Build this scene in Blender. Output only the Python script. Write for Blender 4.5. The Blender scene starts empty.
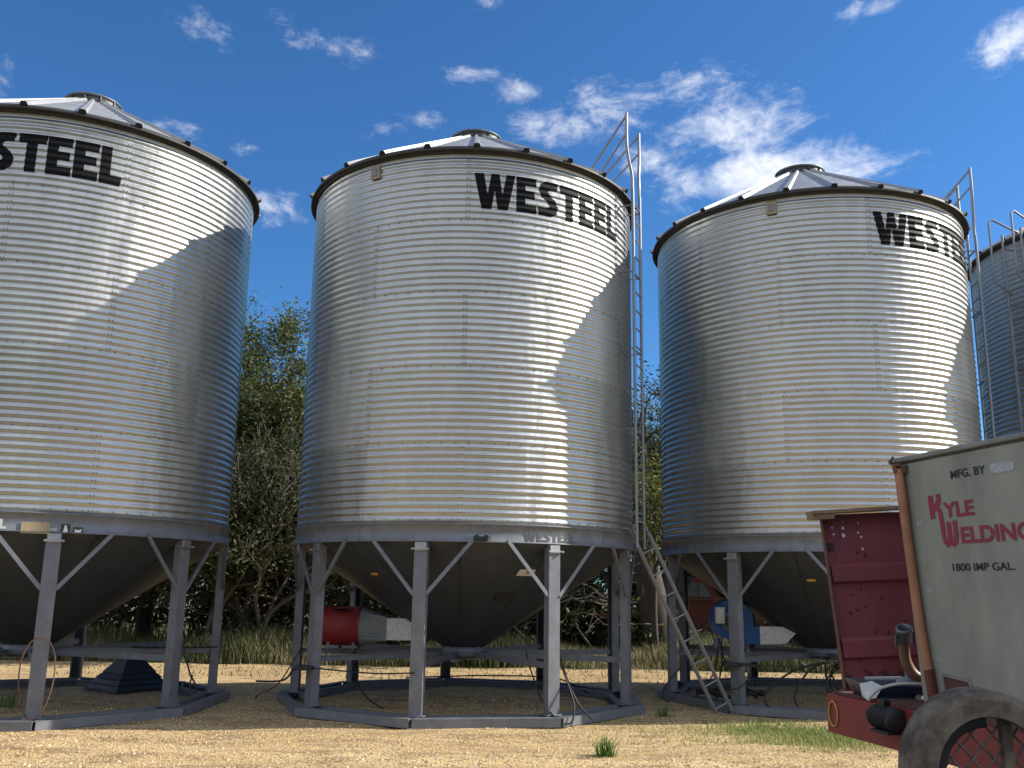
import bpy, bmesh, math, random
from mathutils import Vector, Matrix, Euler
R_ = math.radians
PI = math.pi
sc = bpy.context.scene
COL = sc.collection

# ------------------------------------------------------------------ camera
cam_d = bpy.data.cameras.new('camera'); cam = bpy.data.objects.new('camera', cam_d); COL.objects.link(cam)
cam_d.sensor_width = 36.0; cam_d.lens = 941.46 * 36.0 / 1024.0
cam_d.clip_start = 0.05; cam_d.clip_end = 3000
CF = Vector((0, 0.97743161, 0.2112521)); CR = Vector((0.99987216, -0.00337782, 0.01562868)); CU = Vector((-0.01598954, -0.2112251, 0.97730665))
cm = Matrix((CR, CU, -CF)).transposed().to_4x4(); cm.translation = Vector((0, 0, 1.831))
cam.matrix_world = cm
sc.camera = cam
# ------------------------------------------------------------------ world
SUN_AZ, SUN_EL = R_(8.5), R_(33)       # azimuth from +X towards +Y
sd = Vector((math.cos(SUN_AZ) * math.cos(SUN_EL), math.sin(SUN_AZ) * math.cos(SUN_EL), math.sin(SUN_EL)))
W = bpy.data.worlds.new('World'); sc.world = W; W.use_nodes = True
nt = W.node_tree; N = nt.nodes; L = nt.links
for n in list(N): N.remove(n)
wo = N.new('ShaderNodeOutputWorld'); bg = N.new('ShaderNodeBackground'); bg.inputs['Strength'].default_value = 0.066
L.new(bg.outputs[0], wo.inputs[0])
sky = N.new('ShaderNodeTexSky'); sky.sky_type = 'NISHITA'; sky.sun_disc = False
sky.sun_elevation = SUN_EL; sky.sun_rotation = math.atan2(sd.x, sd.y); sky.altitude = 0; sky.air_density = 1.0; sky.dust_density = 0.4; sky.ozone_density = 2.5
tc = N.new('ShaderNodeTexCoord')
def wmath(op, a, b=None, c=None, clamp=False):
    n = N.new('ShaderNodeMath'); n.operation = op; n.use_clamp = clamp
    for i, v in enumerate((a, b, c)):
        if v is None: continue
        if isinstance(v, (int, float)): n.inputs[i].default_value = v
        else: L.new(v, n.inputs[i])
    return n.outputs[0]
def wnoise(scale, detail, rough, sc3=(1, 1, 1), dist=0.0, off=(0, 0, 0)):
    m = N.new('ShaderNodeMapping'); m.inputs['Scale'].default_value = sc3; m.inputs['Location'].default_value = off
    L.new(tc.outputs['Generated'], m.inputs['Vector'])
    n = N.new('ShaderNodeTexNoise'); n.inputs['Scale'].default_value = scale; n.inputs['Detail'].default_value = detail
    n.inputs['Roughness'].default_value = rough; n.inputs['Distortion'].default_value = dist
    L.new(m.outputs[0], n.inputs['Vector']); return n.outputs['Fac']
# cloud groups: direction, half width, half height, weight
CL = [((.215, .86, .447), .075, .035, .40), ((.262, .875, .409), .09, .026, .52), ((.175, .90, .408), .04, .026, .42), ((.308, .852, .424), .055, .018, .34),
      ((.183, .854, .487), .055, .022, .36), ((.27, .85, .452), .03, .018, .34), ((-.248, .894, .374), .035, .02, .36), ((-.184, .835, .519), .05, .014, .36), ((-.31, .799, .515), .05, .02, .30),
      ((-.052, .862, .504), .03, .011, .36), ((.003, .87, .493), .03, .012, .33), ((-.088, .881, .464), .035, .014, .34),
      ((.44, .756, .485), .03, .02, .45), ((-.269, .866, .421), .02, .012, .30), ((.38, .828, .413), .03, .01, .28),
      ((-.326, .842, .429), .03, .012, .32), ((-.229, .813, .536), .035, .012, .28), ((.327, .78, .534), .03, .01, .34), ((-.033, .825, .564), .02, .01, .3),
      ((.10, .875, .475), .055, .024, .38), ((.045, .885, .462), .05, .018, .34), ((.13, .89, .43), .04, .02, .34), ((-.12, .885, .45), .04, .015, .30), ((-.464, .772, .434), .02, .02, .28), ((.074, .867, .493), .04, .02, .30)]
blob = None
for d, sx, sz, w in CL:
    s = N.new('ShaderNodeVectorMath'); s.operation = 'SUBTRACT'; L.new(tc.outputs['Generated'], s.inputs[0]); s.inputs[1].default_value = Vector(d).normalized()
    m = N.new('ShaderNodeVectorMath'); m.operation = 'MULTIPLY'; L.new(s.outputs[0], m.inputs[0]); m.inputs[1].default_value = (1 / sx, 0.5 / sx, 1 / sz)
    ln = N.new('ShaderNodeVectorMath'); ln.operation = 'DOT_PRODUCT'; L.new(m.outputs[0], ln.inputs[0]); L.new(m.outputs[0], ln.inputs[1])
    g = wmath('MULTIPLY', wmath('EXPONENT', wmath('MULTIPLY', ln.outputs['Value'], -0.5)), w)
    blob = g if blob is None else wmath('MAXIMUM', blob, g)
n1 = wnoise(13, 10, 0.66, (1, 1, 2.0), 0.6, (3.1, 0, 1.7)); n2 = wnoise(60, 7, 0.65, (1, 1, 1.6), 0.5)
fb = wmath('ADD', wmath('MULTIPLY', n1, 0.70), wmath('MULTIPLY', n2, 0.30))
# unseen clouds added behind and beside the viewer, brightening shade and metal reflections
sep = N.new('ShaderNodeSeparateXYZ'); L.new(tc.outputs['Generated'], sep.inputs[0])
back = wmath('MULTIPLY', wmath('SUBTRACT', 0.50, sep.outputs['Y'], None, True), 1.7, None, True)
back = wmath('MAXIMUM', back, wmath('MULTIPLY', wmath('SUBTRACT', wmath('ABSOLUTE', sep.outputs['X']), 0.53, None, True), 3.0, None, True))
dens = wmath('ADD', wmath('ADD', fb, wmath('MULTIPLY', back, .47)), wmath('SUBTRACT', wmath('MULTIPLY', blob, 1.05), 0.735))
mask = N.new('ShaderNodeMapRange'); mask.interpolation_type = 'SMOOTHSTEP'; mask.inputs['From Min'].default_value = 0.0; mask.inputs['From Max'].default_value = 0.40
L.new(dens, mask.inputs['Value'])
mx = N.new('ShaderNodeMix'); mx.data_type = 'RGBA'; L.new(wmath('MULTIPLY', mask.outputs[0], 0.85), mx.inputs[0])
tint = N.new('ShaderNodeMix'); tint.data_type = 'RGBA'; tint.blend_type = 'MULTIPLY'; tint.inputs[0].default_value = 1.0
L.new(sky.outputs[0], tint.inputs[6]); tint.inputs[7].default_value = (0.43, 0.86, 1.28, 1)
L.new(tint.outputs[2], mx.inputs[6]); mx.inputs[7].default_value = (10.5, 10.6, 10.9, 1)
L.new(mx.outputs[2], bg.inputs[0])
# ------------------------------------------------------------------ sun
sl = bpy.data.lights.new('sun', 'SUN'); sun = bpy.data.objects.new('sun', sl); COL.objects.link(sun)
sl.energy = 4.4; sl.angle = R_(0.53); sl.color = (1.0, 0.94, 0.85)
sun.rotation_euler = sd.to_track_quat('Z', 'Y').to_euler()
vs = sc.view_settings; vs.view_transform = 'Standard'; vs.look = 'None'; vs.exposure = 0.85; vs.gamma = 1.0; vs.use_curve_mapping = False
sc.cycles.max_bounces = 8; sc.cycles.glossy_bounces = 5

# ================================================================== helpers
class MB:
    def __init__(s): s.v = []; s.f = []; s.m = []; s.sm = []; s.tone = []
    def add(s, vs_, fs, mi=0, smooth=False, tone=0.5):
        o = len(s.v); s.v += [tuple(v) for v in vs_]
        for f in fs: s.f.append(tuple(i + o for i in f)); s.m.append(mi); s.sm.append(smooth); s.tone.append(tone)
    def box(s, c, size, M=None, mi=0, tone=0.5):
        x, y, z = [k / 2 for k in size]; c = Vector(c)
        P = [Vector((sx * x, sy * y, sz * z)) for sx in (-1, 1) for sy in (-1, 1) for sz in (-1, 1)]
        if M is not None: P = [M @ p for p in P]
        s.add([p + c for p in P], [(0, 1, 3, 2), (4, 6, 7, 5), (0, 4, 5, 1), (2, 3, 7, 6), (0, 2, 6, 4), (1, 5, 7, 3)], mi, False, tone)
    def bbox(s, c, size, b=0.006, M=None, mi=0):
        # box with chamfered vertical and horizontal edges
        bm = bmesh.new(); bmesh.ops.create_cube(bm, size=1.0)
        bmesh.ops.scale(bm, vec=size, verts=bm.verts); bmesh.ops.bevel(bm, geom=bm.edges[:], offset=b, segments=1, affect='EDGES')
        P = [v.co.copy() for v in bm.verts]; F = [[v.index for v in f.verts] for f in bm.faces]; bm.free()
        if M is not None: P = [M @ p for p in P]
        c = Vector(c); s.add([p + c for p in P], F, mi)
    def bar(s, a, b, w, h, up=(0, 0, 1), mi=0, tone=0.5):
        a = Vector(a); b = Vector(b); d = (b - a); ln = d.length; d.normalize(); up = Vector(up)
        x = d.cross(up)
        if x.length < 1e-4: x = d.cross(Vector((1, 0, 0)))
        x.normalize(); y = x.cross(d)
        M = Matrix((x, d, y)).transposed(); s.box((a + b) / 2, (w, ln, h), M, mi, tone)
    def channel(s, a, b, w, h, t=0.012, side=1, up=(0, 0, 1)):
        # C section: web on one side and two flanges
        a = Vector(a); b = Vector(b); d = (b - a).normalized(); up = Vector(up); x = d.cross(up).normalized(); y = x.cross(d)
        s.bar(a + x * side * (w / 2 - t / 2), b + x * side * (w / 2 - t / 2), t, h, up)
        for k in (-1, 1): s.bar(a + y * k * (h / 2 - t / 2) - x * side * t / 2, b + y * k * (h / 2 - t / 2) - x * side * t / 2, w - t, t - 0.001, up)
    def tube(s, pts, r, n=8, mi=0, cap=True, tone=0.5):
        pts = [Vector(p) for p in pts]; rr = r if isinstance(r, (list, tuple)) else [r] * len(pts)
        rings = []; px = None
        for i, p in enumerate(pts):
            d = (pts[min(i + 1, len(pts) - 1)] - pts[max(i - 1, 0)])
            d = d.normalized() if d.length > 1e-9 else Vector((0, 0, 1))
            if px is None:
                px = d.cross(Vector((0, 0, 1)));
                if px.length < 1e-3: px = d.cross(Vector((1, 0, 0)))
            px = (px - d * px.dot(d)); px.normalize(); py = d.cross(px)
            rings.append([p + (px * math.cos(2 * PI * k / n) + py * math.sin(2 * PI * k / n)) * rr[i] for k in range(n)])
        V = [v for ring in rings for v in ring]; F = []
        for i in range(len(pts) - 1):
            for k in range(n): F.append((i * n + k, i * n + (k + 1) % n, (i + 1) * n + (k + 1) % n, (i + 1) * n + k))
        s.add(V, F, mi, True, tone)
        if cap:
            s.add(rings[0], [tuple(range(n))[::-1]], mi, False, tone); s.add(rings[-1], [tuple(range(n))], mi, False, tone)
    def lathe(s, prof, n=48, c=(0, 0, 0), axis='Z', mi=0, smooth=True, a0=0, a1=2 * PI):
        full = abs(a1 - a0 - 2 * PI) < 1e-6; m = n if full else n + 1; V = []
        for r, z in prof:
            for k in range(m):
                a = a0 + (a1 - a0) * k / n; x, y = r * math.cos(a), r * math.sin(a)
                q = (x, y, z) if axis == 'Z' else ((z, x, y) if axis == 'X' else (x, z, y))
                V.append((q[0] + c[0], q[1] + c[1], q[2] + c[2]))
        F = []
        for i in range(len(prof) - 1):
            for k in range(n if full else n): F.append((i * m + k, i * m + (k + 1) % m, (i + 1) * m + (k + 1) % m, (i + 1) * m + k))
        s.add(V, F, mi, smooth)
    def build(s, name, mats, parent=None, loc=None, rotz=None):
        me = bpy.data.meshes.new(name); me.from_pydata(s.v, [], s.f); me.update()
        mats = mats if isinstance(mats, (list, tuple)) else [mats]
        for m in mats: me.materials.append(m)
        me.polygons.foreach_set('material_index', s.m); me.polygons.foreach_set('use_smooth', s.sm)
        at = me.attributes.new('tone', 'FLOAT', 'FACE'); at.data.foreach_set('value', s.tone)
        o = bpy.data.objects.new(name, me); COL.objects.link(o)
        if parent: o.parent = parent
        if loc: o.location = loc
        if rotz is not None: o.rotation_euler.z = rotz
        return o
def thing(name, label, cat, loc=(0, 0, 0), rz=0, group=None):
    o = bpy.data.objects.new(name, None); COL.objects.link(o); o.empty_display_size = 0.2
    o.location = loc; o.rotation_euler.z = rz; return tag(o, label, cat, group)
def tag(o, label, cat, group=None):
    o['label'] = label; o['category'] = cat
    if group: o['group'] = group
    return o
def cp(o, parent=None, rotz=None, loc=None):
    c = o.copy(); COL.objects.link(c)
    if parent: c.parent = parent
    if rotz is not None: c.rotation_euler.z = rotz
    if loc is not None: c.location = loc
    return c
def smooth_path(P, n=8):
    P = [Vector(p) for p in P]; out = []
    for i in range(len(P) - 1):
        p0 = P[max(i - 1, 0)]; p1 = P[i]; p2 = P[i + 1]; p3 = P[min(i + 2, len(P) - 1)]
        for k in range(n):
            t = k / n; out.append(0.5 * ((2 * p1) + (p2 - p0) * t + (2 * p0 - 5 * p1 + 4 * p2 - p3) * t * t + (3 * p1 - p0 - 3 * p2 + p3) * t ** 3))
    out.append(P[-1]); return out

# ------------------------------------------------------------------ materials
def mat(name, col, rough=0.6, metal=0.0, spec=0.5, var=None, scale=5.0, bump=0.0, bscale=60.0, rvar=0.0, coord='Object', stretch=(1, 1, 1), detail=6, tone=0.0, vfrom=(0.35, 0.68)):
    m = bpy.data.materials.new(name); m.use_nodes = True; t = m.node_tree; n = t.nodes; l = t.links; b = n['Principled BSDF']
    b.inputs['Base Color'].default_value = (*col, 1); b.inputs['Roughness'].default_value = rough; b.inputs['Metallic'].default_value = metal
    b.inputs['Specular IOR Level'].default_value = spec
    cur = None
    if var or rvar or bump:
        c = n.new('ShaderNodeTexCoord'); mp = n.new('ShaderNodeMapping'); mp.inputs['Scale'].default_value = stretch; l.new(c.outputs[coord], mp.inputs['Vector'])
    if var:
        no = n.new('ShaderNodeTexNoise'); no.inputs['Scale'].default_value = scale; no.inputs['Detail'].default_value = detail; no.inputs['Roughness'].default_value = 0.65; l.new(mp.outputs[0], no.inputs['Vector'])
        mr = n.new('ShaderNodeMapRange'); mr.inputs['From Min'].default_value = vfrom[0]; mr.inputs['From Max'].default_value = vfrom[1]; l.new(no.outputs['Fac'], mr.inputs['Value'])
        mi = n.new('ShaderNodeMix'); mi.data_type = 'RGBA'; l.new(mr.outputs[0], mi.inputs[0]); mi.inputs[6].default_value = (*col, 1); mi.inputs[7].default_value = (*var, 1)
        cur = mi.outputs[2]; l.new(cur, b.inputs['Base Color'])
    if tone:
        a = n.new('ShaderNodeAttribute'); a.attribute_name = 'tone'
        hs = n.new('ShaderNodeHueSaturation'); mr = n.new('ShaderNodeMapRange'); mr.inputs['To Min'].default_value = 1 - tone; mr.inputs['To Max'].default_value = 1 + tone
        l.new(a.outputs['Fac'], mr.inputs['Value']); l.new(mr.outputs[0], hs.inputs['Value'])
        if cur: l.new(cur, hs.inputs['Color'])
        else: hs.inputs['Color'].default_value = (*col, 1)
        l.new(hs.outputs[0], b.inputs['Base Color'])
    if rvar:
        no2 = n.new('ShaderNodeTexNoise'); no2.inputs['Scale'].default_value = scale * 1.7; no2.inputs['Detail'].default_value = 5; l.new(mp.outputs[0], no2.inputs['Vector'])
        mr = n.new('ShaderNodeMapRange'); mr.inputs['To Min'].default_value = max(rough - rvar, 0.02); mr.inputs['To Max'].default_value = rough + rvar; l.new(no2.outputs['Fac'], mr.inputs['Value']); l.new(mr.outputs[0], b.inputs['Roughness'])
    if bump:
        no3 = n.new('ShaderNodeTexNoise'); no3.inputs['Scale'].default_value = bscale; no3.inputs['Detail'].default_value = 5; l.new(mp.outputs[0], no3.inputs['Vector'])
        bu = n.new('ShaderNodeBump'); bu.inputs['Strength'].default_value = bump; bu.inputs['Distance'].default_value = 0.02; l.new(no3.outputs['Fac'], bu.inputs['Height']); l.new(bu.outputs[0], b.inputs['Normal'])
    return m
def galv_wall():
    m = bpy.data.materials.new('galvanised_wall_sheet'); m.use_nodes = True; t = m.node_tree; n = t.nodes; l = t.links; b = n['Principled BSDF']
    b.inputs['Metallic'].default_value = 0.93
    c = n.new('ShaderNodeTexCoord')
    # fine spangle
    vo = n.new('ShaderNodeTexVoronoi'); vo.inputs['Scale'].default_value = 22; l.new(c.outputs['Object'], vo.inputs['Vector'])
    hs = n.new('ShaderNodeSeparateColor'); l.new(vo.outputs['Color'], hs.inputs[0])
    # cloudy weathering, streaked downwards
    oi = n.new('ShaderNodeObjectInfo'); of = n.new('ShaderNodeVectorMath'); of.operation = 'SCALE'; of.inputs[0].default_value = (13, 7, 5); l.new(oi.outputs['Random'], of.inputs['Scale'])
    ov = n.new('ShaderNodeVectorMath'); ov.operation = 'ADD'; l.new(c.outputs['Object'], ov.inputs[0]); l.new(of.outputs[0], ov.inputs[1])
    mp = n.new('ShaderNodeMapping'); mp.inputs['Scale'].default_value = (2.2, 2.2, 0.5); l.new(ov.outputs[0], mp.inputs['Vector'])
    no = n.new('ShaderNodeTexNoise'); no.inputs['Scale'].default_value = 1.6; no.inputs['Detail'].default_value = 7; no.inputs['Roughness'].default_value = 0.6; l.new(mp.outputs[0], no.inputs['Vector'])
    at = n.new('ShaderNodeAttribute'); at.attribute_name = 'tone'
    def ma(op, a, bb, c2=None):
        q = n.new('ShaderNodeMath'); q.operation = op
        for i, v in enumerate((a, bb, c2)):
            if v is None: continue
            if isinstance(v, (int, float)): q.inputs[i].default_value = v
            else: l.new(v, q.inputs[i])
        return q.outputs[0]
    val = ma('ADD', ma('MULTIPLY_ADD', no.outputs['Fac'], 0.18, 0.345), ma('ADD', ma('MULTIPLY', hs.outputs[0], 0.035), ma('MULTIPLY', at.outputs['Fac'], 0.085)))
    cr = n.new('ShaderNodeCombineColor'); l.new(val, cr.inputs[0]); l.new(ma('MULTIPLY', val, 1.02), cr.inputs[1]); l.new(ma('MULTIPLY', val, 0.99), cr.inputs[2]); l.new(cr.outputs[0], b.inputs['Base Color'])
    ro = ma('ADD', ma('MULTIPLY_ADD', no.outputs['Fac'], 0.18, 0.27), ma('ADD', ma('MULTIPLY', hs.outputs[1], 0.03), ma('MULTIPLY', at.outputs['Fac'], 0.06)))
    l.new(ro, b.inputs['Roughness'])
    # oil-canning: very gentle dents
    mp2 = n.new('ShaderNodeMapping'); mp2.inputs['Scale'].default_value = (1, 1, 0.35); l.new(ov.outputs[0], mp2.inputs['Vector'])
    nb = n.new('ShaderNodeTexNoise'); nb.inputs['Scale'].default_value = 1.9; nb.inputs['Detail'].default_value = 3; l.new(mp2.outputs[0], nb.inputs['Vector'])
    bu = n.new('ShaderNodeBump'); bu.inputs['Strength'].default_value = 0.6; bu.inputs['Distance'].default_value = 0.06; l.new(nb.outputs['Fac'], bu.inputs['Height']); l.new(bu.outputs[0], b.inputs['Normal'])
    return m
M = {}
M['wall'] = galv_wall()
M['bolt'] = mat('weathered_bolt', (.10, .10, .10), .6, .4)
M['lap'] = mat('sheet_lap_edge', (.52, .52, .51), .33, 1.0)
M['roof'] = mat('galvanised_roof_sheet', (.42, .425, .42), .45, .45, var=(.33, .335, .33), scale=2.5)
M['roofdark'] = mat('rib_end_dark', (.02, .02, .02), .8)
M['eave'] = mat('weathered_eave_angle', (.030, .029, .028), .6, .1, var=(.05, .047, .042), scale=7)
M['cap'] = mat('roof_cap_steel', (.16, .17, .17), .5, .6, var=(.24, .25, .25), scale=5)
M['black'] = mat('black_paint', (.008, .008, .009), .6, spec=.12)
M['bandink'] = mat('dark_grey_ink', (.10, .105, .11), .5)
M['white'] = mat('white_paint', (.72, .72, .70), .5)
M['stand'] = mat('grey_stand_paint', (.19, .205, .235), .52, 0.2, var=(.135, .14, .15), scale=5, detail=11, bump=.05, bscale=25)
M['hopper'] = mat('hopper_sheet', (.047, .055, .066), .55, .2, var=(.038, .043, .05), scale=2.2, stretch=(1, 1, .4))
M['galv'] = mat('galvanised_steel', (.5, .5, .5), .4, .85, var=(.38, .38, .38), scale=9)
M['duct'] = mat('bright_galvanised_duct', (.75, .75, .72), .55, .3, var=(.50, .50, .49), scale=25)
M['ladder'] = mat('ladder_galvanised', (.25, .26, .275), .45, .6)
M['hood'] = mat('dark_bracket', (.03, .03, .032), .5)
M['tan'] = mat('faded_tan_plate', (.42, .34, .20), .7, var=(.20, .17, .12), scale=12)
M['yellow'] = mat('yellow_decal', (.75, .42, .05), .6)
M['redw'] = mat('red_warning', (.45, .10, .05), .6)
M['fanred'] = mat('red_fan_paint', (.30, .022, .025), .55, var=(.20, .018, .02), scale=9, detail=10)
M['fangrey'] = mat('grey_fan_paint', (.22, .24, .25), .5, var=(.18, .195, .2), scale=4)
M['fanblue'] = mat('blue_fan_paint', (.012, .10, .32), .55, var=(.012, .07, .21), scale=9, detail=10)
M['rubber'] = mat('black_rubber', (.014, .014, .015), .6)
M['boot'] = mat('black_plastic_boot', (.018, .018, .02), .5, spec=.4)
M['box'] = mat('white_box_plastic', (.62, .62, .58), .5, var=(.5, .5, .46), scale=8)

# ================================================================== ground
def ground_mat():
    m = bpy.data.materials.new('gravel_ground'); m.use_nodes = True; t = m.node_tree; n = t.nodes; l = t.links; b = n['Principled BSDF']
    b.inputs['Roughness'].default_value = 0.95; b.inputs['Specular IOR Level'].default_value = 0.15
    c = n.new('ShaderNodeTexCoord')
    def noise(sc_, d, st=(1, 1, 1), r=.6):
        mp = n.new('ShaderNodeMapping'); mp.inputs['Scale'].default_value = st; l.new(c.outputs['Object'], mp.inputs['Vector'])
        q = n.new('ShaderNodeTexNoise'); q.inputs['Scale'].default_value = sc_; q.inputs['Detail'].default_value = d; q.inputs['Roughness'].default_value = r; l.new(mp.outputs[0], q.inputs['Vector']); return q.outputs['Fac']
    def mixc(f, a, bb, lo=0.0, hi=1.0):
        mr = n.new('ShaderNodeMapRange'); mr.inputs['From Min'].default_value = lo; mr.inputs['From Max'].default_value = hi; l.new(f, mr.inputs['Value'])
        q = n.new('ShaderNodeMix'); q.data_type = 'RGBA'; l.new(mr.outputs[0], q.inputs[0])
        for k, v in ((6, a), (7, bb)):
            if isinstance(v, tuple): q.inputs[k].default_value = (*v, 1)
            else: l.new(v, q.inputs[k])
        return q.outputs[2]
    base = mixc(noise(0.35, 5), (.45, .305, .13), (.58, .41, .19), .38, .62)
    tracks = mixc(noise(0.9, 6, (.22, 1.6, 1)), base, (.66, .49, .24), .5, .66)
    dirt = mixc(noise(2.6, 7, (.5, 1.3, 1)), tracks, (.30, .19, .09), .48, .62)
    vo = n.new('ShaderNodeTexVoronoi'); vo.inputs['Scale'].default_value = 38; l.new(c.outputs['Object'], vo.inputs['Vector'])
    sp = n.new('ShaderNodeSeparateColor'); l.new(vo.outputs['Color'], sp.inputs[0])
    st = mixc(sp.outputs[0], dirt, (.60, .49, .33), .62, .95)
    st2 = mixc(sp.outputs[1], st, (.20, .14, .09), .68, .98)
    sx = n.new('ShaderNodeSeparateXYZ'); l.new(c.outputs['Object'], sx.inputs[0])
    def mth(op, a, bb):
        q = n.new('ShaderNodeMath'); q.operation = op
        for i, v in enumerate((a, bb)):
            if isinstance(v, (int, float)): q.inputs[i].default_value = v
            else: l.new(v, q.inputs[i])
        return q.outputs[0]
    wob = mth('MULTIPLY', noise(.5, 4), 2.0)
    yy = mth('ADD', sx.outputs['Y'], wob)
    pasture = mixc(noise(.8, 6), (.115, .11, .075), (.19, .17, .12), .35, .65)
    g1 = mixc(yy, pasture, st2, 8.4, 9.8)
    g2 = mixc(yy, g1, pasture, 23.6, 24.4)
    l.new(g2, b.inputs['Base Color'])
    ad = n.new('ShaderNodeMath'); ad.operation = 'MULTIPLY_ADD'; l.new(vo.outputs['Distance'], ad.inputs[0]); ad.inputs[1].default_value = -0.5; l.new(noise(30, 6, r=.7), ad.inputs[2])
    bu = n.new('ShaderNodeBump'); bu.inputs['Strength'].default_value = 0.9; bu.inputs['Distance'].default_value = 0.03; l.new(ad.outputs[0], bu.inputs['Height']); l.new(bu.outputs[0], b.inputs['Normal'])
    return m
M['ground'] = ground_mat()
rnd = random.Random(5)
def ground_z(x, y):
    z = 0.012 * math.sin(x * 1.3 + 0.6 * y) * math.sin(y * 1.9 + 1) + 0.008 * math.sin(x * 3.1 - y * 2.2)
    for yc, dp, wd in ((10.75, .030, .13), (11.25, -.014, .12), (12.15, .032, .15), (12.6, -.015, .14), (13.2, .018, .12)):
        yy = y - yc - .12 * math.sin(x * .35 + yc) - .03 * x
        z -= dp * math.exp(-(yy / wd) ** 2) * (.75 + .35 * math.sin(x * .8 + yc * 3))
    return z
g = MB()
xs = [-600, -200, -80, -40] + [-25 + i * 0.5 for i in range(101)] + [40, 80, 200, 600]
ys = [-600, -200, -60, -20] + [-5 + i * 0.4 for i in range(36)] + [9.3 + i * .08 for i in range(70)] + [15 + i * .4 for i in range(51)] + [50, 90, 200, 1200]
for y in ys:
    for x in xs: g.v.append((x, y, ground_z(x, y) if -26 < x < 26 and -6 < y < 36 else 0.0))
nx = len(xs)
for j in range(len(ys) - 1):
    for i in range(nx - 1): g.f.append((j * nx + i, j * nx + i + 1, (j + 1) * nx + i + 1, (j + 1) * nx + i)); g.m.append(0); g.sm.append(True); g.tone.append(.5)
go = g.build('ground', M['ground']); go['kind'] = 'structure'
# loose pebbles
M['pebble'] = mat('pebbles', (.46, .35, .20), .9, tone=.45)
pb = MB()
for _ in range(21000):
    y = 9.5 + rnd.random() ** 1.4 * 9.5; x = rnd.uniform(-8, 6.5) * (y / 13)
    s = rnd.uniform(.006, .017) * (1.8 if rnd.random() < .05 else 1); a = rnd.random() * 6.28; z = ground_z(x, y)
    P = []
    for k in range(5): P.append((x + s * math.cos(a + k * 1.257) * rnd.uniform(.7, 1.2), y + s * math.sin(a + k * 1.257) * rnd.uniform(.7, 1.2), z - .003))
    P.append((x + s * .2, y, z + s * rnd.uniform(.6, 1.0)))
    pb.add(P, [(k, (k + 1) % 5, 5) for k in range(5)], 0, False, rnd.random())
po = pb.build('loose_gravel', M['pebble']); po['kind'] = 'stuff'

# ================================================================== grain bins
RB = 2.77; PITCH = 0.10164; NP = 55; ZB = 2.690; ZT = ZB + PITCH * NP; AMP = 0.0094
def wall_r(z): return RB + AMP * math.cos(2 * PI * (z - ZB) / PITCH + PI)
def pol(r, deg, z): a = R_(deg); return Vector((r * math.sin(a), -r * math.cos(a), z))
def bolt(mb, r, deg, z, s=0.011, mi=1):
    a = R_(deg); c = pol(r, deg, z); t = Vector((math.cos(a), math.sin(a), 0)); nn = Vector((math.sin(a), -math.cos(a), 0)); up = Vector((0, 0, 1))
    V = [c + (t * math.cos(k * PI / 3) + up * math.sin(k * PI / 3)) * s for k in range(6)] + [c + (t * math.cos(k * PI / 3) + up * math.sin(k * PI / 3)) * s * .7 + nn * .009 for k in range(6)]
    mb.add(V, [(k, (k + 1) % 6, 6 + (k + 1) % 6, 6 + k) for k in range(6)] + [(6, 7, 8, 9, 10, 11)], mi)
def make_wall():
    w = MB(); NA = 216; NZ = NP * 10; rr = random.Random(3)
    tones = {(r, s): rr.random() for r in range(5) for s in range(6)}
    for j in range(NZ + 1):
        z = ZB + (ZT - ZB) * j / NZ; r = wall_r(z)
        for i in range(NA): w.v.append(tuple(pol(r, i * 360 / NA, z)))
    for j in range(NZ):
        ring = min(4, j * 5 // NZ); off = 0 if ring % 2 == 0 else 30
        for i in range(NA):
            s = int(((i + .5) * 360 / NA - off) % 360 // 60)
            w.f.append((j * NA + i, j * NA + (i + 1) % NA, (j + 1) * NA + (i + 1) % NA, (j + 1) * NA + i)); w.m.append(0); w.sm.append(True); w.tone.append(tones[(ring, s)])
    for ring in range(5):
        off = 0 if ring % 2 == 0 else 30
        for s in range(6):
            a = off + 60 * s
            # lap strip following the corrugation, 2.5 mm proud
            n = 110; z0 = ZB + ring * 11 * PITCH; V = []
            for j in range(n + 1):
                z = z0 + 11 * PITCH * j / n; r = wall_r(z) + .0009
                for da in (-.75, 0, .75): V.append(pol(r, a + da, z))
                V.append(pol(r - .004, a + .76, z)); V.append(pol(r - .004, a - .76, z))
            F = []
            for j in range(n):
                b0 = j * 5; b1 = b0 + 5
                F += [(b0, b0 + 1, b1 + 1, b1), (b0 + 1, b0 + 2, b1 + 2, b1 + 1)]
            w.add(V, F, 0, True, .5)
            for k in range(11):
                for da in (-.45, .45): bolt(w, RB + AMP - .002, a + da, z0 + (k + .5) * PITCH, .011)
    for ring in range(0, 5):
        z = ZB + ring * 11 * PITCH + (.05 if ring == 0 else 0)
        for k in range(90): bolt(w, RB + (AMP if ring == 0 else -.004), k * 4 + 2, z + (0 if ring == 0 else .012), .010)
    return w
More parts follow.
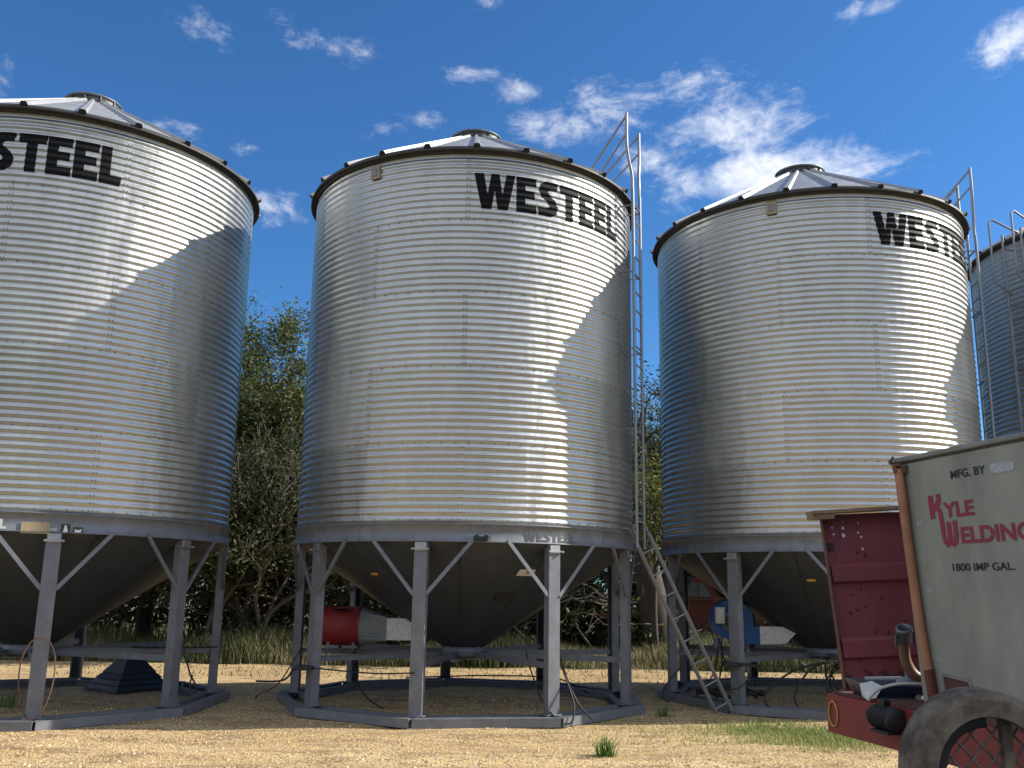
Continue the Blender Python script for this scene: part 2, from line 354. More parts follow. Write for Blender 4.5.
# ---- heavy block letters
GL = {'W': (1.28, [[(0, 1), (.30, 1), (.42, .42), (.53, 1), (.78, 1), (.88, .42), (1.0, 1), (1.28, 1), (1.06, 0), (.74, 0), (.64, .52), (.55, 0), (.24, 0)]]),
      'E': (.66, [[(0, 0), (0, 1), (.66, 1), (.64, .77), (.29, .77), (.29, .62), (.60, .62), (.60, .40), (.29, .40), (.29, .23), (.66, .23), (.66, 0)]]),
      'S': (.74, [[(.72, .99), (.67, .77), (.44, .77), (.35, .72), (.39, .64), (.60, .50), (.72, .32), (.66, .09), (.47, 0), (.04, 0), (0, .23), (.30, .23), (.40, .27), (.41, .33), (.34, .40), (.13, .54), (.03, .72), (.10, .91), (.28, 1.0), (.58, 1.0)]]),
      'T': (.74, [[(0, 1), (.78, 1), (.74, .76), (.52, .76), (.52, 0), (.23, 0), (.23, .76), (.02, .76)]]),
      'L': (.60, [[(0, 0), (0, 1), (.29, 1), (.29, .24), (.62, .24), (.58, 0)]])}
def letters_mesh(word, total_w, h, gap=.045):
    """flat letters in the u,v plane, bottom left at 0,0"""
    x = 0; polys = []
    for ch in word:
        wd, ps = GL[ch]
        for p_ in ps: polys.append([(a + x, b) for a, b in p_])
        x += wd + gap
    x -= gap; k = total_w / x
    bm = bmesh.new()
    for P in polys:
        vs_ = [bm.verts.new((a * k, b * h, 0)) for a, b in P]; f = bm.faces.new(vs_)
    bmesh.ops.triangulate(bm, faces=bm.faces[:]); return bm
def cut(bm, us, vs_):
    for u in us: bmesh.ops.bisect_plane(bm, geom=bm.verts[:] + bm.edges[:] + bm.faces[:], plane_co=(u, 0, 0), plane_no=(1, 0, 0), dist=1e-5)
    for v in vs_: bmesh.ops.bisect_plane(bm, geom=bm.verts[:] + bm.edges[:] + bm.faces[:], plane_co=(0, v, 0), plane_no=(0, 1, 0), dist=1e-5)
def wrap_letters(word, total_w, h, z0, phi0, rfun, name, material, zstep, smooth=True):
    bm = letters_mesh(word, total_w, h)
    cut(bm, [i * .055 for i in range(1, int(total_w / .055) + 1)], [i * zstep for i in range(1, int(h / zstep) + 1)] if zstep else [])
    for v in bm.verts:
        z = z0 + v.co.y; a = phi0 + math.degrees(v.co.x / RB); v.co = pol(rfun(z), a, z)
    me = bpy.data.meshes.new(name); bm.to_mesh(me); bm.free()
    for p_ in me.polygons: p_.use_smooth = smooth
    me.materials.append(material); me.attributes.new('tone', 'FLOAT', 'FACE')
    o = bpy.data.objects.new(name, me); COL.objects.link(o); return o
def text_obj(body, name, material, parent, Mx, w=None, h=None, bold=.0, ext=.0012):
    cu = bpy.data.curves.new(name, 'FONT'); cu.body = body; cu.size = 1; cu.offset = bold; cu.extrude = 0
    tmp = bpy.data.objects.new('tmp_text', cu); COL.objects.link(tmp); bpy.context.view_layer.update()
    me = bpy.data.meshes.new_from_object(tmp.evaluated_get(bpy.context.evaluated_depsgraph_get())); bpy.data.objects.remove(tmp); bpy.data.curves.remove(cu)
    X = [v.co.x for v in me.vertices]; Y = [v.co.y for v in me.vertices]; x0, x1, y0, y1 = min(X), max(X), min(Y), max(Y)
    kx = w / (x1 - x0) if w else h / (y1 - y0); ky = h / (y1 - y0) if h else kx
    for v in me.vertices: v.co = Mx @ Vector(((v.co.x - x0) * kx, (v.co.y - y0) * ky, ext))
    me.materials.clear(); me.materials.append(material); me.name = name
    o = bpy.data.objects.new(name, me); COL.objects.link(o); o.parent = parent; return o

proto = {}
hidden_parts = []
wall_o = make_wall().build('wall', [M['wall'], M['bolt']])
let_o = wrap_letters('WESTEEL', 2.74, .56, 7.36, 1.7, lambda z: wall_r(z) + .0035, 'lettering', M['black'], PITCH / 10)
# roof panels: a shallow 24-gon cone with low cross corrugation, plus separate standing ribs
RE, ZE, RC, ZC = 2.86, 8.305, .44, 9.70
def make_roof():
    r = MB(); n = 24
    for k in range(n):
        a0, a1 = k * 15, k * 15 + 15; m = 9; V = []
        for j in range(m * 4 + 1):
            t = j / (m * 4); rr = RE + (RC - RE) * t; z = ZE + (ZC - ZE) * t + (.006 if j % 4 in (1, 2) else 0)
            for a in (a0, a0 + 5, a0 + 10, a1): V.append(pol(rr, a, z))
        F = []
        for j in range(m * 4):
            for i in range(3): F.append((j * 4 + i, j * 4 + i + 1, j * 4 + 5 + i, j * 4 + 4 + i))
        r.add(V, F, 0, False, random.Random(k).random())
    return r
roof_o = make_roof().build('roof', [M['roof'], M['roofdark']])
def make_rib():
    # trapezoid rib at phi=0 from eave to collar
    r = MB(); d = Vector((0, RE - RC, ZC - ZE)); ln = d.length; d.normalize(); nrm = Vector((0, -d.z, d.y))
    prof = [(-.060, 0), (-.036, .055), (.036, .055), (.060, 0)]
    A = Vector((0, -RE - .03, ZE - .015)); B = Vector((0, -RC + .06, ZC + .03)); t1 = .5
    V = [A + Vector((x, 0, 0)) + nrm * h for x, h in prof] + [B + Vector((x * t1, 0, 0)) + nrm * h * .7 for x, h in prof]
    r.add(V, [(0, 1, 5, 4), (1, 2, 6, 5), (2, 3, 7, 6)], 0); r.add([v + d * .02 for v in V[:4]], [(0, 1, 2, 3)], 1)
    return r
rib_o = make_rib().build('roof_rib', [M['roof'], M['roofdark']])
cpb = MB(); cpb.lathe([(.45, 9.64), (.46, 9.77), (.44, 9.81)], 40, mi=1); cpb.lathe([(.0, 9.905), (.18, 9.90), (.36, 9.875), (.47, 9.835), (.478, 9.815), (.42, 9.80)], 40)
for k in range(12): cpb.bar(pol(.465, k * 30, 9.74), pol(.465, k * 30, 9.80), .02, .02, mi=1)
cap_o = cpb.build('roof_cap', [M['cap'], M['hood']])
ea = MB(); ea.lathe([(RB - .02, ZT - .035), (RB + .035, ZT - .03), (RB + .04, ZT - .075), (RB + .045, ZT - .03), (RE - .03, ZE - .012), (RE + .010, ZE - .055), (RE + .018, ZE - .050), (RE + .002, ZE + .008), (RB - .02, ZE + .02)], 144)

eave_o = ea.build('eave_ring', [M['eave'], M['galv']])
# support band
HB = .252; ZBB = ZB - HB
bd = MB(); bd.lathe([(RB - .01, ZB + .004), (RB + .035, ZB + .004), (RB + .035, ZB - .012), (RB + .012, ZB - .02), (RB + .012, ZBB + .012), (RB + .03, ZBB + .008), (RB + .03, ZBB), (RB - .06, ZBB), (RB - .06, ZBB + .02)], 144)
for k in range(9): bd.box(pol(RB + .0145, k * 40 + 20, (ZB + ZBB) / 2), (.012, .006, HB - .04), Matrix.Rotation(R_(k * 40 + 20), 3, 'Z'))
band_o = bd.build('support_band', M['stand'])
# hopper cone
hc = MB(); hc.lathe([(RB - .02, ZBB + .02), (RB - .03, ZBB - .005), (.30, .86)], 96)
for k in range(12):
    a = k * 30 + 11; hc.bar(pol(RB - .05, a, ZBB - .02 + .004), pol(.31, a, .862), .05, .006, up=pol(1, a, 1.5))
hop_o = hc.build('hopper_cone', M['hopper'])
col_ = MB(); col_.lathe([(.30, .9), (.34, .9), (.345, .72), (.30, .72)], 32); col_.lathe([(.46, .80), (.46, .745), (.30, .745)], 32); col_.lathe([(.30, .80), (.46, .80)], 32)
col_.box((0, 0, .71), (.62, .62, .03)); col_.box((.0, -.42, .70), (.10, .45, .05))
collar_o = col_.build('discharge_collar', M['stand'])
# leg at phi=0 in local frame (radius 2.71), with foot plate and bracket
RL = 2.71
lg = MB(); lg.box((0, -RL, 1.285), (.012, .10, 2.31 - .006)); lg = MB()
lg.bbox((0, -RL - .06, 1.29), (.185, .012, 2.30), .003)
for s in (-1, 1): lg.bbox((s * .0865, -RL + .005, 1.29), (.012, .118, 2.30), .003)
for s in (-1, 1): lg.box((s * .075, -RL + .062, 1.29), (.026, .01, 2.29))
lg.bbox((0, -RL, .133), (.27, .22, .016), .003)
leg_o = lg.build('leg', M['stand'])
bk = MB(); bk.bbox((0, -RL - .074, 2.37), (.16, .014, .12), .004); bk.bbox((0, -RL - .09, 2.335), (.25, .018, .028), .004)
for s in (-1, 1): bk.tube([(s * .11, -RL - .12, 2.335), (s * .11, -RL - .075, 2.335)], .014, 8)
brk_o = bk.build('leg_bracket', M['hood'])
bk.m = [0] * len(bk.m)
brk_o.data.materials[0] = M['galv']
def make_brace(s):
    b = MB(); A = pol(RB + .035, s * 15.0, ZBB + .03); B = Vector((s * .09, -RL - .055, 1.72))
    b.bar(A, B, .052, .012, up=(0, -1, 0.0)); b.bar(A + Vector((0, .02, 0)), B + Vector((0, .02, 0)), .012, .045, up=(0, -1, 0))
    for q in (A, B):
        d = Vector((0, -1, 0)); b.tube([q + d * .002, q + d * .026], .016, 8)
    return b
brace_o = [make_brace(-1).build('brace', M['galv']), make_brace(1).build('brace', M['galv'])]
for o in brace_o: o.data.materials[0] = M['stand']
def make_beam():
    b = MB(); h = 20
    for r, w, hh in ((2.93, .13, .118), (2.60, .10, .112)):
        A = pol(r, 0, .062); B = pol(r, 40, .062)
        b.channel(A, B, w, hh, .014, 1)
    b.bar(pol(2.72, 8, .03), pol(2.72, 32, .03), .07, .03)
    return b
beam_o = make_beam().build('base_beam', M['stand'])
sp_ = MB(); sp_.channel((0, -.42, .775), (0, -RL + .07, .775), .05, .085, .008, 1)
strut_o = sp_.build('radial_strut', M['stand'])
# vent plate on the wall (painted steel cover)
vp = MB(); a = -31.5
Mv = Matrix.Rotation(R_(0), 3, 'Z')
vp.bbox((0, -RB - .025, 8.07), (.17, .04, .22), .008); vp.bbox((0, -RB - .05, 8.06), (.09, .012, .12), .004, mi=1)
vent_o = vp.build('vent_cover', [M['tan'], M['cap']])
# vertical ladder (local phi=0, radius rho)
def make_ladder(rho):
    l_ = MB(); wd = .215
    for s in (-1, 1):
        l_.tube([(s * wd, -rho, 2.45), (s * wd, -rho, 8.35)], .026, 8)
    for z in (3.0, 4.3, 5.6, 6.9, 8.05):
        for s in (-1, 1): l_.bar((s * wd, -rho, z), (s * wd * .9, -RB, z), .035, .012); 
        l_.bar((-wd, -rho + .03, z), (wd, -rho + .03, z), .012, .035)
    return l_
rg = MB(); rg.tube([(-.215, 0, 0), (.215, 0, 0)], .012, 6); rung_mesh = rg.build('rung', M['ladder'])
spots = []
def make_bin(i, x, y, phase, legph, ribph, label, ladder=None, zoff=0):
    t = thing('grain_bin', label, 'grain silo', (x, y, zoff), R_(phase), 'corrugated steel hopper bottom grain bins in a row')
    first = i == 0
    def put(o, parent, rz=0):
        c = o if first else cp(o); c.parent = parent; c.rotation_euler.z = R_(rz); return c
    w = put(wall_o, t); put(let_o, w)
    v = put(vent_o, w, -31.5 if i else -31.5)
    r = put(roof_o, t, ribph - phase)
    for k in range(24):
        c = rib_o if (first and k == 0) else cp(rib_o); c.parent = r; c.rotation_euler.z = R_(k * 15)
    put(cap_o, t); put(eave_o, t); b = put(band_o, t, legph - phase)
    h = put(hop_o, t, legph - phase); put(collar_o, h)
    for k in range(9):
        rz = R_(legph - phase + 40 * k); f0 = first and k == 0
        c = leg_o if f0 else cp(leg_o); c.parent = t; c.rotation_euler.z = rz
        q = brk_o if f0 else cp(brk_o); q.parent = c
        for s in (0, 1):
            q = brace_o[s] if f0 else cp(brace_o[s]); q.parent = t; q.rotation_euler.z = rz
        q = beam_o if f0 else cp(beam_o); q.parent = t; q.rotation_euler.z = rz
        q = strut_o if f0 else cp(strut_o); q.parent = t; q.rotation_euler.z = rz
    return t, w, b, h
bins = []
BN = [(-7.281, 14.870, -22.7, 29.0, 8.4, 'corrugated grain bin at the left edge with a black stepped boot under its hopper'),
      (-.727, 15.950, 0.6, -10.4, 2.9, 'corrugated steel grain bin in the middle with a red fan under its hopper'),
      (5.569, 17.149, 3.7, -6.8, -7.4, 'corrugated steel grain bin behind the red panel, with a blue fan under its hopper'),
      (12.55, 18.45, -20, 5, 0, 'corrugated grain bin at the far right edge, mostly hidden behind the grey tank')]
for i, (x, y, ph, lp, rp, lab) in enumerate(BN): bins.append(make_bin(i, x, y, ph, lp, rp, lab, zoff=0.0 if i < 3 else .45))
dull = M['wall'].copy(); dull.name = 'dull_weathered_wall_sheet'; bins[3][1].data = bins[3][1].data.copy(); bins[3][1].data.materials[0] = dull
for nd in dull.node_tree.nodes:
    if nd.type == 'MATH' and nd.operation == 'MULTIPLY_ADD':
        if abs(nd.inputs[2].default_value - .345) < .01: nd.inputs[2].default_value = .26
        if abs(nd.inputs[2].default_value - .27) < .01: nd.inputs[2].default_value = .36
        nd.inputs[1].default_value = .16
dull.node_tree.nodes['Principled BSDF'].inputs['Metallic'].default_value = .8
def lad(i, rho, phi, handrails):
    t = bins[i][0]; ph = BN[i][2]
    l_ = make_ladder(rho).build('ladder', M['ladder'], t, rotz=R_(phi - ph))
    n = 19
    for k in range(n):
        c = cp(rung_mesh) if (spots or k) else rung_mesh; spots.append(1); c.parent = l_; c.location = (0, -rho, 2.6 + k * .3048)
    inv = Matrix.Rotation(R_(-phi), 4, 'Z') @ Matrix.Translation((-BN[i][0], -BN[i][1], -(0.45 if i == 3 else 0)))
    for H in handrails:
        m = MB()
        for P, r in H: m.tube([inv @ Vector(q) for q in P], r, 8)
        m.build('handrail', M['ladder'], l_)
# world-space helper for ladder-top rails
def cw(i, rho, phi, z): return Vector((BN[i][0], BN[i][1], 0)) + pol(rho, phi, z)
def roofz(r): return ZE + (RE - r) / (RE - RC) * (ZC - ZE)
def top_rails(i, rho, phi):
    dphi = math.degrees(.215 / rho); out = []
    tops = []
    for s in (-1, 1):
        a = phi + s * dphi
        rail = smooth_path([cw(i, rho, a, 8.3), cw(i, rho, a, 8.55), cw(i, rho - .02, a + s * 2.2, 8.85), cw(i, rho - .02, a + s * 3.4, 9.1), cw(i, rho - .02, a + s * 3.4, 9.62)], 5)
        top = cw(i, rho - .02, a + s * 3.4, 9.58); mid = cw(i, rho - .02, a + s * 3.4, 9.25)
        e1 = cw(i, 2.25, a + s * 2, roofz(2.25) + .05); e2 = cw(i, 2.42, a + s * 2, roofz(2.42) + .05)
        out.append([(rail, .026), ([top, e1], .019), ([mid, e2], .017)])
        if s > 0: pass
    return out
lad(1, 3.0, 67, top_rails(1, 3.0, 67))
lad(2, 3.05, 81, top_rails(2, 3.05, 81))
# the far bin has a ladder with outward hoops
def hoops(i, rho, phi):
    dphi = math.degrees(.24 / rho); out = []; H = []
    for s in (-1, 1):
        a = phi + s * dphi
        P = [cw(i, 2.55, a, 8.45 + .45), cw(i, 3.22, a, 8.66 + .45), cw(i, 3.3, a, 8.6 + .45), cw(i, 3.3, a, 7.6 + .45), cw(i, 3.28, a, 7.35 + .45), cw(i, 2.95, a + 2, 7.1 + .45)]
        Q = [cw(i, 2.9, a + 1, 7.2), cw(i, 3.02, a + 1, 7.1), cw(i, 3.02, a + 1, 3.2)]
        out.append([(P, .02), (Q, .018)])
    return out
lad(3, 3.02, -69, hoops(3, 3.02, -69))

# decals on the bands
def band_plate(par, phi, z, w, h, m, r=RB + .0165, name='plate', th=.003):
    b = MB(); b.box((0, 0, 0), (w, th, h)); o = b.build(name, m, par); o.location = pol(r, phi, z); o.rotation_euler.z = R_(phi); return o
t, w, b, h = bins[1]
rot1 = -(BN[1][3] - BN[1][2])
o = wrap_letters('WESTEEL', .85, .125, 2.465, 0, lambda z: RB + .0145, 'lettering', M['bandink'], None, False); o.parent = b; o.rotation_euler.z = R_(19.3 - BN[1][3])
cl = MB(); a = 6.9 - BN[1][3]
for s in (-1, 1):
    c = pol(RB + .035, a + s * 1.35, 2.50); cl.tube([c - pol(.02, a, 0), c + pol(.03, a, 0)], .04, 12); cl.tube([c + pol(.03, a, 0), c + pol(.05, a, 0)], .022, 10)
cl.bar(pol(RB + .04, a - 1.3, 2.49), pol(RB + .04, a + 1.3, 2.49), .03, .05)
cl.build('clamp', M['hood'], b)
band_plate(b, 33.5 - BN[1][3] + 16, 2.56, .003, .22, M['hood'], name='band_joint')
# sticker and inspection window on the middle hopper
def cone_pt(phi, z, off=0): r = .30 + (z - .86) / (ZBB - .005 - .86) * (RB - .33); return pol(r + off * .83, phi, z - off * .55)
def cone_plate(par, phi, z, w, hh, m, name, off=.006, th=.01):
    n_ = Vector((0, -.55, -.83)).normalized(); up = Vector((0, -(RB - .33), ZBB - .865)).normalized(); x = Vector((1, 0, 0))
    Mx = Matrix((x, -n_, up)).transposed()
    Mx = Matrix.Rotation(R_(phi), 3, 'Z') @ Mx; b_ = MB(); b_.box((0, 0, 0), (w, th, hh), Mx); o_ = b_.build(name, m, par)
    nn = Matrix.Rotation(R_(phi), 3, 'Z') @ n_; o_.location = cone_pt(phi, z) + nn * off; return o_
lp = BN[1][3]
st_ = cone_plate(h, 27 - lp, 2.05, .26, .15, M['white'], 'warning_sticker'); cone_plate(h, 27.6 - lp, 2.08, .05, .13, M['redw'], 'warning_stripe', .012, .003)
iw = cone_plate(h, 25 - lp, 1.70, .34, .2, M['hood'], 'inspection_hatch', .012, .02)
cone_plate(h, -38 - lp, 2.0, .12, .05, M['yellow'], 'caution_sticker')
cone_plate(bins[2][3], -22 - BN[2][3], 2.02, .13, .05, M['yellow'], 'caution_sticker')
# left bin: white lettering L end, brass plate, two small decals
t, w, b, h = bins[0]; lp = BN[0][3]
o = wrap_letters('WESTEEL', .85, .125, 2.465, 0, lambda z: RB + .0145, 'lettering', M['white'], None, False); o.parent = b; o.rotation_euler.z = R_(-.4 - lp)
M['brass'] = mat('brass_data_plate', (.50, .41, .25), .5, .1, var=(.30, .23, .13), scale=30, stretch=(1, 1, 9), vfrom=(.4, .55))
band_plate(b, 24.2 - lp, 2.49, .34, .145, M['brass'], name='data_plate')
d1 = band_plate(b, 31.5 - lp, 2.49, .11, .13, M['hood'], name='safety_decal'); d2 = band_plate(b, 34.6 - lp, 2.475, .12, .09, M['hood'], name='safety_decal')
def decal_poly(par, P, m):
    b_ = MB(); b_.add([(x_, -.003, z_) for x_, z_ in P], [tuple(range(len(P)))]); q = b_.build('decal_symbol', m, par); return q
decal_poly(d1, [(-.03, -.045), (-.012, .05), (.004, .05), (.03, -.03), (.005, -.05)], M['white'])
decal_poly(d2, [(-.035, -.025), (-.045, .022), (-.02, .008), (.02, .01), (.045, .026), (.035, -.025)], M['white'])
band_plate(b, 28.6 - lp, 2.475, .08, .04, M['galv'], name='small_decal')

# ================================================================== free ladder leaning from the middle bin
t = thing('leaning_ladder', 'long grey steel ladder leaning from the ground up to the middle bin rim', 'ladder')
top = Vector((2.0, 14.75, 2.62)); foot = Vector((3.33, 15.0, 0.0)); d = (foot - top).normalized()
side = Vector((.36, .04, 0)) ; side = side - d * side.dot(d)
side.normalize(); nrm = d.cross(side).normalized()
for s in (0, 1):
    m = MB(); o_ = side * (-.04 + .20 * s * 1.0) + side * (.04)
    A = top + side * (.0 if s == 0 else .24); B = foot + side * (-.10 if s == 0 else .14)
    A = top + side * (-.07 + .24 * s) ; B = foot + side * (-.14 + .24 * s)
    for k in (-.016, .016): m.tube([A + nrm * k + side * k * .9, B + nrm * k + side * k * .9], .013, 6)
    m.bar(A, B, .02, .035, up=nrm)
    hook = smooth_path([A, A - d * .12 + Vector((-.02, 0, .03)), A - d * .16 + Vector((-.10, -.02, .02)), A - d * .10 + Vector((-.19, -.04, -.03)), A - d * .0 + Vector((-.17, -.04, -.14))], 5)
    m.tube(hook, .014, 6)
    m.build('rail', M['ladder'], t)
nr = 8; full = (foot - top).length
for k in range(nr):
    f = (k + .7) / (nr + .1); A = top.lerp(foot, f); off = -.07 + f * -.07; m = MB()
    m.tube([A + side * off, A + side * (off + .24)], .014, 6); m.build('rung', M['ladder'], t)

# ================================================================== fans and gear under the bins
# red axial fan
t = thing('axial_fan', 'red round aeration fan with grey cone and square duct under the middle bin', 'fan', (-2.66, 15.72, 0))
m = MB(); m.lathe([(.30, -.30), (.315, -.305), (.315, -.28), (.31, -.27), (.31, .25), (.325, .255), (.325, .29), (.30, .29), (.295, -.27)], 40, (0, 0, 1.18), 'X')
m.build('housing', M['fanred'], t)
m = MB(); m.bar((-.26, -.2, .872), (.26, -.2, .872), .06, .04); m.bar((-.26, .2, .872), (.26, .2, .872), .06, .04)
for s in (-1, 1):
    for q in (-.2, .2): m.bar((s * .2, q, .83), (s * .2, q, .94), .05, .04)
m.bar((0, -.23, .872), (0, .23, .872), .05, .036); m.build('mount', M['stand'], t)
m = MB()
for k in range(8):
    a = k * PI / 4; m.bar((-.02, .05 * math.cos(a), 1.18 + .05 * math.sin(a)), (.0, .28 * math.cos(a), 1.18 + .28 * math.sin(a)), .10, .01, up=(1, .4, .3))
m.lathe([(0, -.14), (.08, -.13), (.09, .1), (0, .12)], 16, (0, 0, 1.18), 'X'); m.build('fan_blade', M['fangrey'], t)
m = MB(); n = 32; V = []
for x_, f in ((.29, 0), (.72, 1)):
    for k in range(n):
        a = 2 * PI * k / n; c, s = math.cos(a), math.sin(a); rr = .31; q = .185 / max(abs(c), abs(s)); r2 = rr * (1 - f) + q * f
        V.append((x_, c * r2, 1.18 - .03 * f + s * r2))
m.add(V, [(k, (k + 1) % n, n + (k + 1) % n, n + k) for k in range(n)]); m.build('transition_cone', M['fangrey'], t)
m = MB(); m.bbox((.97, 0, 1.15), (.52, .365, .345), .006); m.build('duct', M['duct'], t)
# oval emblem outline on housing (camera side)
m = MB(); P = []
for k in range(33):
    a = 2 * PI * k / 32; x_ = .15 * math.cos(a); ang = R_(-52) + .17 * math.sin(a) * .9 / 1; P.append((x_, -.314 * math.cos(ang + .0), 1.18 - .314 * math.sin(ang)))
m.tube(P, .006, 5, cap=False)
m.bar((-.09, -.314 * math.cos(R_(-52)), 1.18 + .314 * math.sin(R_(52))), (.09, -.314 * math.cos(R_(-52)), 1.18 + .314 * math.sin(R_(52))), .012, .03, up=(0, -.6, .8)); m.build('oval_badge', M['black'], t)

# blue centrifugal fan
t = thing('centrifugal_fan', 'blue centrifugal fan with a white control box under the bin behind the red panel', 'fan', (3.86, 16.9, 0))
m = MB(); n = 40; cz = 1.33
prof = [(.33 + .10 * (k / n), 2 * PI * k / n) for k in range(n)]
V = []; y0, y1 = -.16, .16
def volute(k): r_ = .315 + .08 * (k / n); a_ = -PI / 2 - 2 * PI * k / n; return (r_ * math.cos(a_), r_ * math.sin(a_))
for yy in (y0, y1):
    for k in range(n + 1): x_, z_ = volute(k); V.append((x_, yy, cz + z_))
m.add(V, [(k, k + 1, n + 2 + k, n + 1 + k) for k in range(n)], 0, True)
m.add(V[:n + 1], [tuple(range(n + 1))]); m.add(V[n + 1:], [tuple(range(n + 1))[::-1]])
m.bbox((.24, 0, cz - .24), (.48, .318, .30), .005)
m.build('housing', M['fanblue'], t)
m = MB(); m.lathe([(0, -.42), (.10, -.41), (.125, -.38), (.125, -.17)], 24, (.02, 0, cz - .02), 'Y'); m.lathe([(.13, -.17), (.18, -.18), (.19, -.165)], 24, (.02, 0, cz - .02), 'Y')
for k in range(10):
    a = 2 * PI * k / 10; m.bar((.02 + .125 * math.cos(a), -.40, cz - .02 + .125 * math.sin(a)), (.02 + .125 * math.cos(a), -.2, cz - .02 + .125 * math.sin(a)), .012, .02, up=(math.cos(a), 0, math.sin(a)))
m.build('motor', M['fangrey'], t)
m = MB(); m.bbox((-.22, -.23, cz + .09), (.16, .10, .28), .01); m.bbox((-.22, -.283, cz + .10), (.10, .008, .17), .003, mi=1); m.build('control_box', [M['box'], M['duct']], t)
m = MB(); V = [(.48, -.15, cz - .39), (.48, .15, cz - .39), (.48, .15, cz - .09), (.48, -.15, cz - .09), (.92, -.15, cz - .37), (.92, .15, cz - .37), (1.10, .15, cz - .20), (1.10, -.15, cz - .20), (.88, .15, cz - .09), (.88, -.15, cz - .09)]
m.add(V, [(0, 1, 2, 3), (0, 3, 9, 7, 4), (1, 5, 6, 8, 2), (3, 2, 8, 9), (9, 8, 6, 7), (0, 4, 5, 1), (4, 7, 6, 5)]); m.build('duct', M['duct'], t)
m = MB()
for s in (-.25, .25): m.bar((s, -.2, .84), (s, .2, .84), .05, .05); m.bar((s, 0, .85), (s, 0, cz - .3), .05, .08)
m.build('mount', M['stand'], t)

# black stepped hopper boot
t = MB(); tiers = [(.60, .60, .0, .05), (.58, .50, .05, .13), (.53, .44, .13, .22), (.47, .36, .22, .31), (.38, .16, .31, .55), (.15, .13, .55, .62)]
for a0, a1, z0, z1 in tiers:
    V = [(sx * a0, sy * a0, z0) for sx, sy in ((-1, -1), (1, -1), (1, 1), (-1, 1))] + [(sx * a1, sy * a1, z1) for sx, sy in ((-1, -1), (1, -1), (1, 1), (-1, 1))]
    t.add(V, [(0, 1, 5, 4), (1, 2, 6, 5), (2, 3, 7, 6), (3, 0, 4, 7), (4, 5, 6, 7)])
o = t.build('hopper_boot', M['boot'], None, (-6.50, 16.9, 0.01), R_(52)); tag(o, 'black stepped pyramid shaped hopper boot on the gravel under the left bin', 'hopper boot')
o.scale = (.84, .84, .98)

# cables: (label, points, radius)
def cable(label, P, r=.012, name='cable', cat='cable', m='rubber', group=None):
    mb = MB(); mb.tube(smooth_path(P, 7), r, 6); o_ = mb.build(name, M[m]); return tag(o_, label, cat, group)
def leg_pos(i, k, z, r=RL): return cw(i, r, BN[i][3] + 40 * k, z)
p_ = leg_pos(0, 0, .1)
P = []
for k in range(25):
    a = 2 * PI * k / 24; P.append((p_.x + .05 + .22 * math.cos(a), p_.y - .14 + .04 * math.sin(2 * a), .62 + .50 * math.sin(a)))
M['rust'] = mat('rusty_brown', (.10, .055, .035), .8, var=(.16, .08, .04), scale=20)
cable('rusty wire hoop hanging round the near leg of the left bin', P, .009, 'wire_hoop', 'wire', 'rust')
q = leg_pos(0, 1, 0)
cable('short black cord with a loop hanging beside the second leg of the left bin', [(q.x + .12, q.y + .02, 1.0), (q.x + .17, q.y, .80), (q.x + .22, q.y, .68), (q.x + .27, q.y, .55), (q.x + .33, q.y, .46), (q.x + .37, q.y, .36), (q.x + .31, q.y, .32), (q.x + .27, q.y, .42), (q.x + .30, q.y, .55)], .013)
cable('black rod sticking out beyond the rightmost leg of the left bin', [(-5.9, 15.3, .83), (-5.2, 15.4, .82), (-4.6, 15.5, .84)], .014, 'rod', 'rod')
cable('thin black cable strung level between the front legs of the middle bin', [leg_pos(1, -1, .66, 2.83), (-1.9, 13.6, .64), leg_pos(1, 0, .69, 2.83)], .011)
q = leg_pos(1, -1, .66, 2.84)
cable('black strap end poking left of the second leg of the middle bin', [q + Vector((.05, -.02, .02)), q + Vector((-.15, .1, 0)), q + Vector((-.35, .2, -.2)), q + Vector((-.75, .2, -.22))], .015, 'strap', 'strap')
m = MB(); m.bbox(q + Vector((0, -.02, 0)), (.26, .24, .05), .008); m.bar(q + Vector((-.13, -.15, -.025)), q + Vector((.15, -.15, -.02)), .03, .02); tag(m.build('strap_clamp', M['rubber']), 'black strap clamp around the second leg of the middle bin', 'clamp')
q = leg_pos(1, -2, 0)
cable('grey rope hanging down outside the leftmost leg of the middle bin', [(q.x + .1, q.y - .15, .85), (q.x - .05, q.y - .2, .55), (q.x - .25, q.y - .2, .25), (q.x - .52, q.y - .25, .10), (q.x - .6, q.y - .1, .02)], .012, 'rope', 'rope', 'rust')
cable('black power lead drooping from the red fan to the ground', [(-2.45, 15.6, .88), (-2.4, 15.4, .70), (-2.32, 15.1, .40), (-2.1, 14.9, .16), (-1.85, 14.8, .03)], .014)
cable('black cable lying across the back of the middle bin base', [(-1.9, 18.4, .15), (-1.2, 18.2, .2), (-.3, 18.3, .22), (.9, 18.2, .2), (1.4, 17.2, .05)], .014)
q = leg_pos(1, 1, 0)
cable('black cable looping down left of the second right leg of the middle bin', [(q.x - .35, q.y + .6, .95), (q.x - .25, q.y + .4, .60), (q.x - .12, q.y + .1, .30), (q.x + .05, q.y - .18, .12), (q.x + .25, q.y - .2, .05), (q.x + .3, q.y - .1, .3), (q.x + .15, q.y + .1, .75)], .012)
cable('straight black cable slanting to the ground right of the second right leg', [(q.x + .1, q.y + .2, .95), (q.x + .22, q.y + .1, .60), (q.x + .37, q.y, .28), (q.x + .55, q.y - .1, .10)], .014)
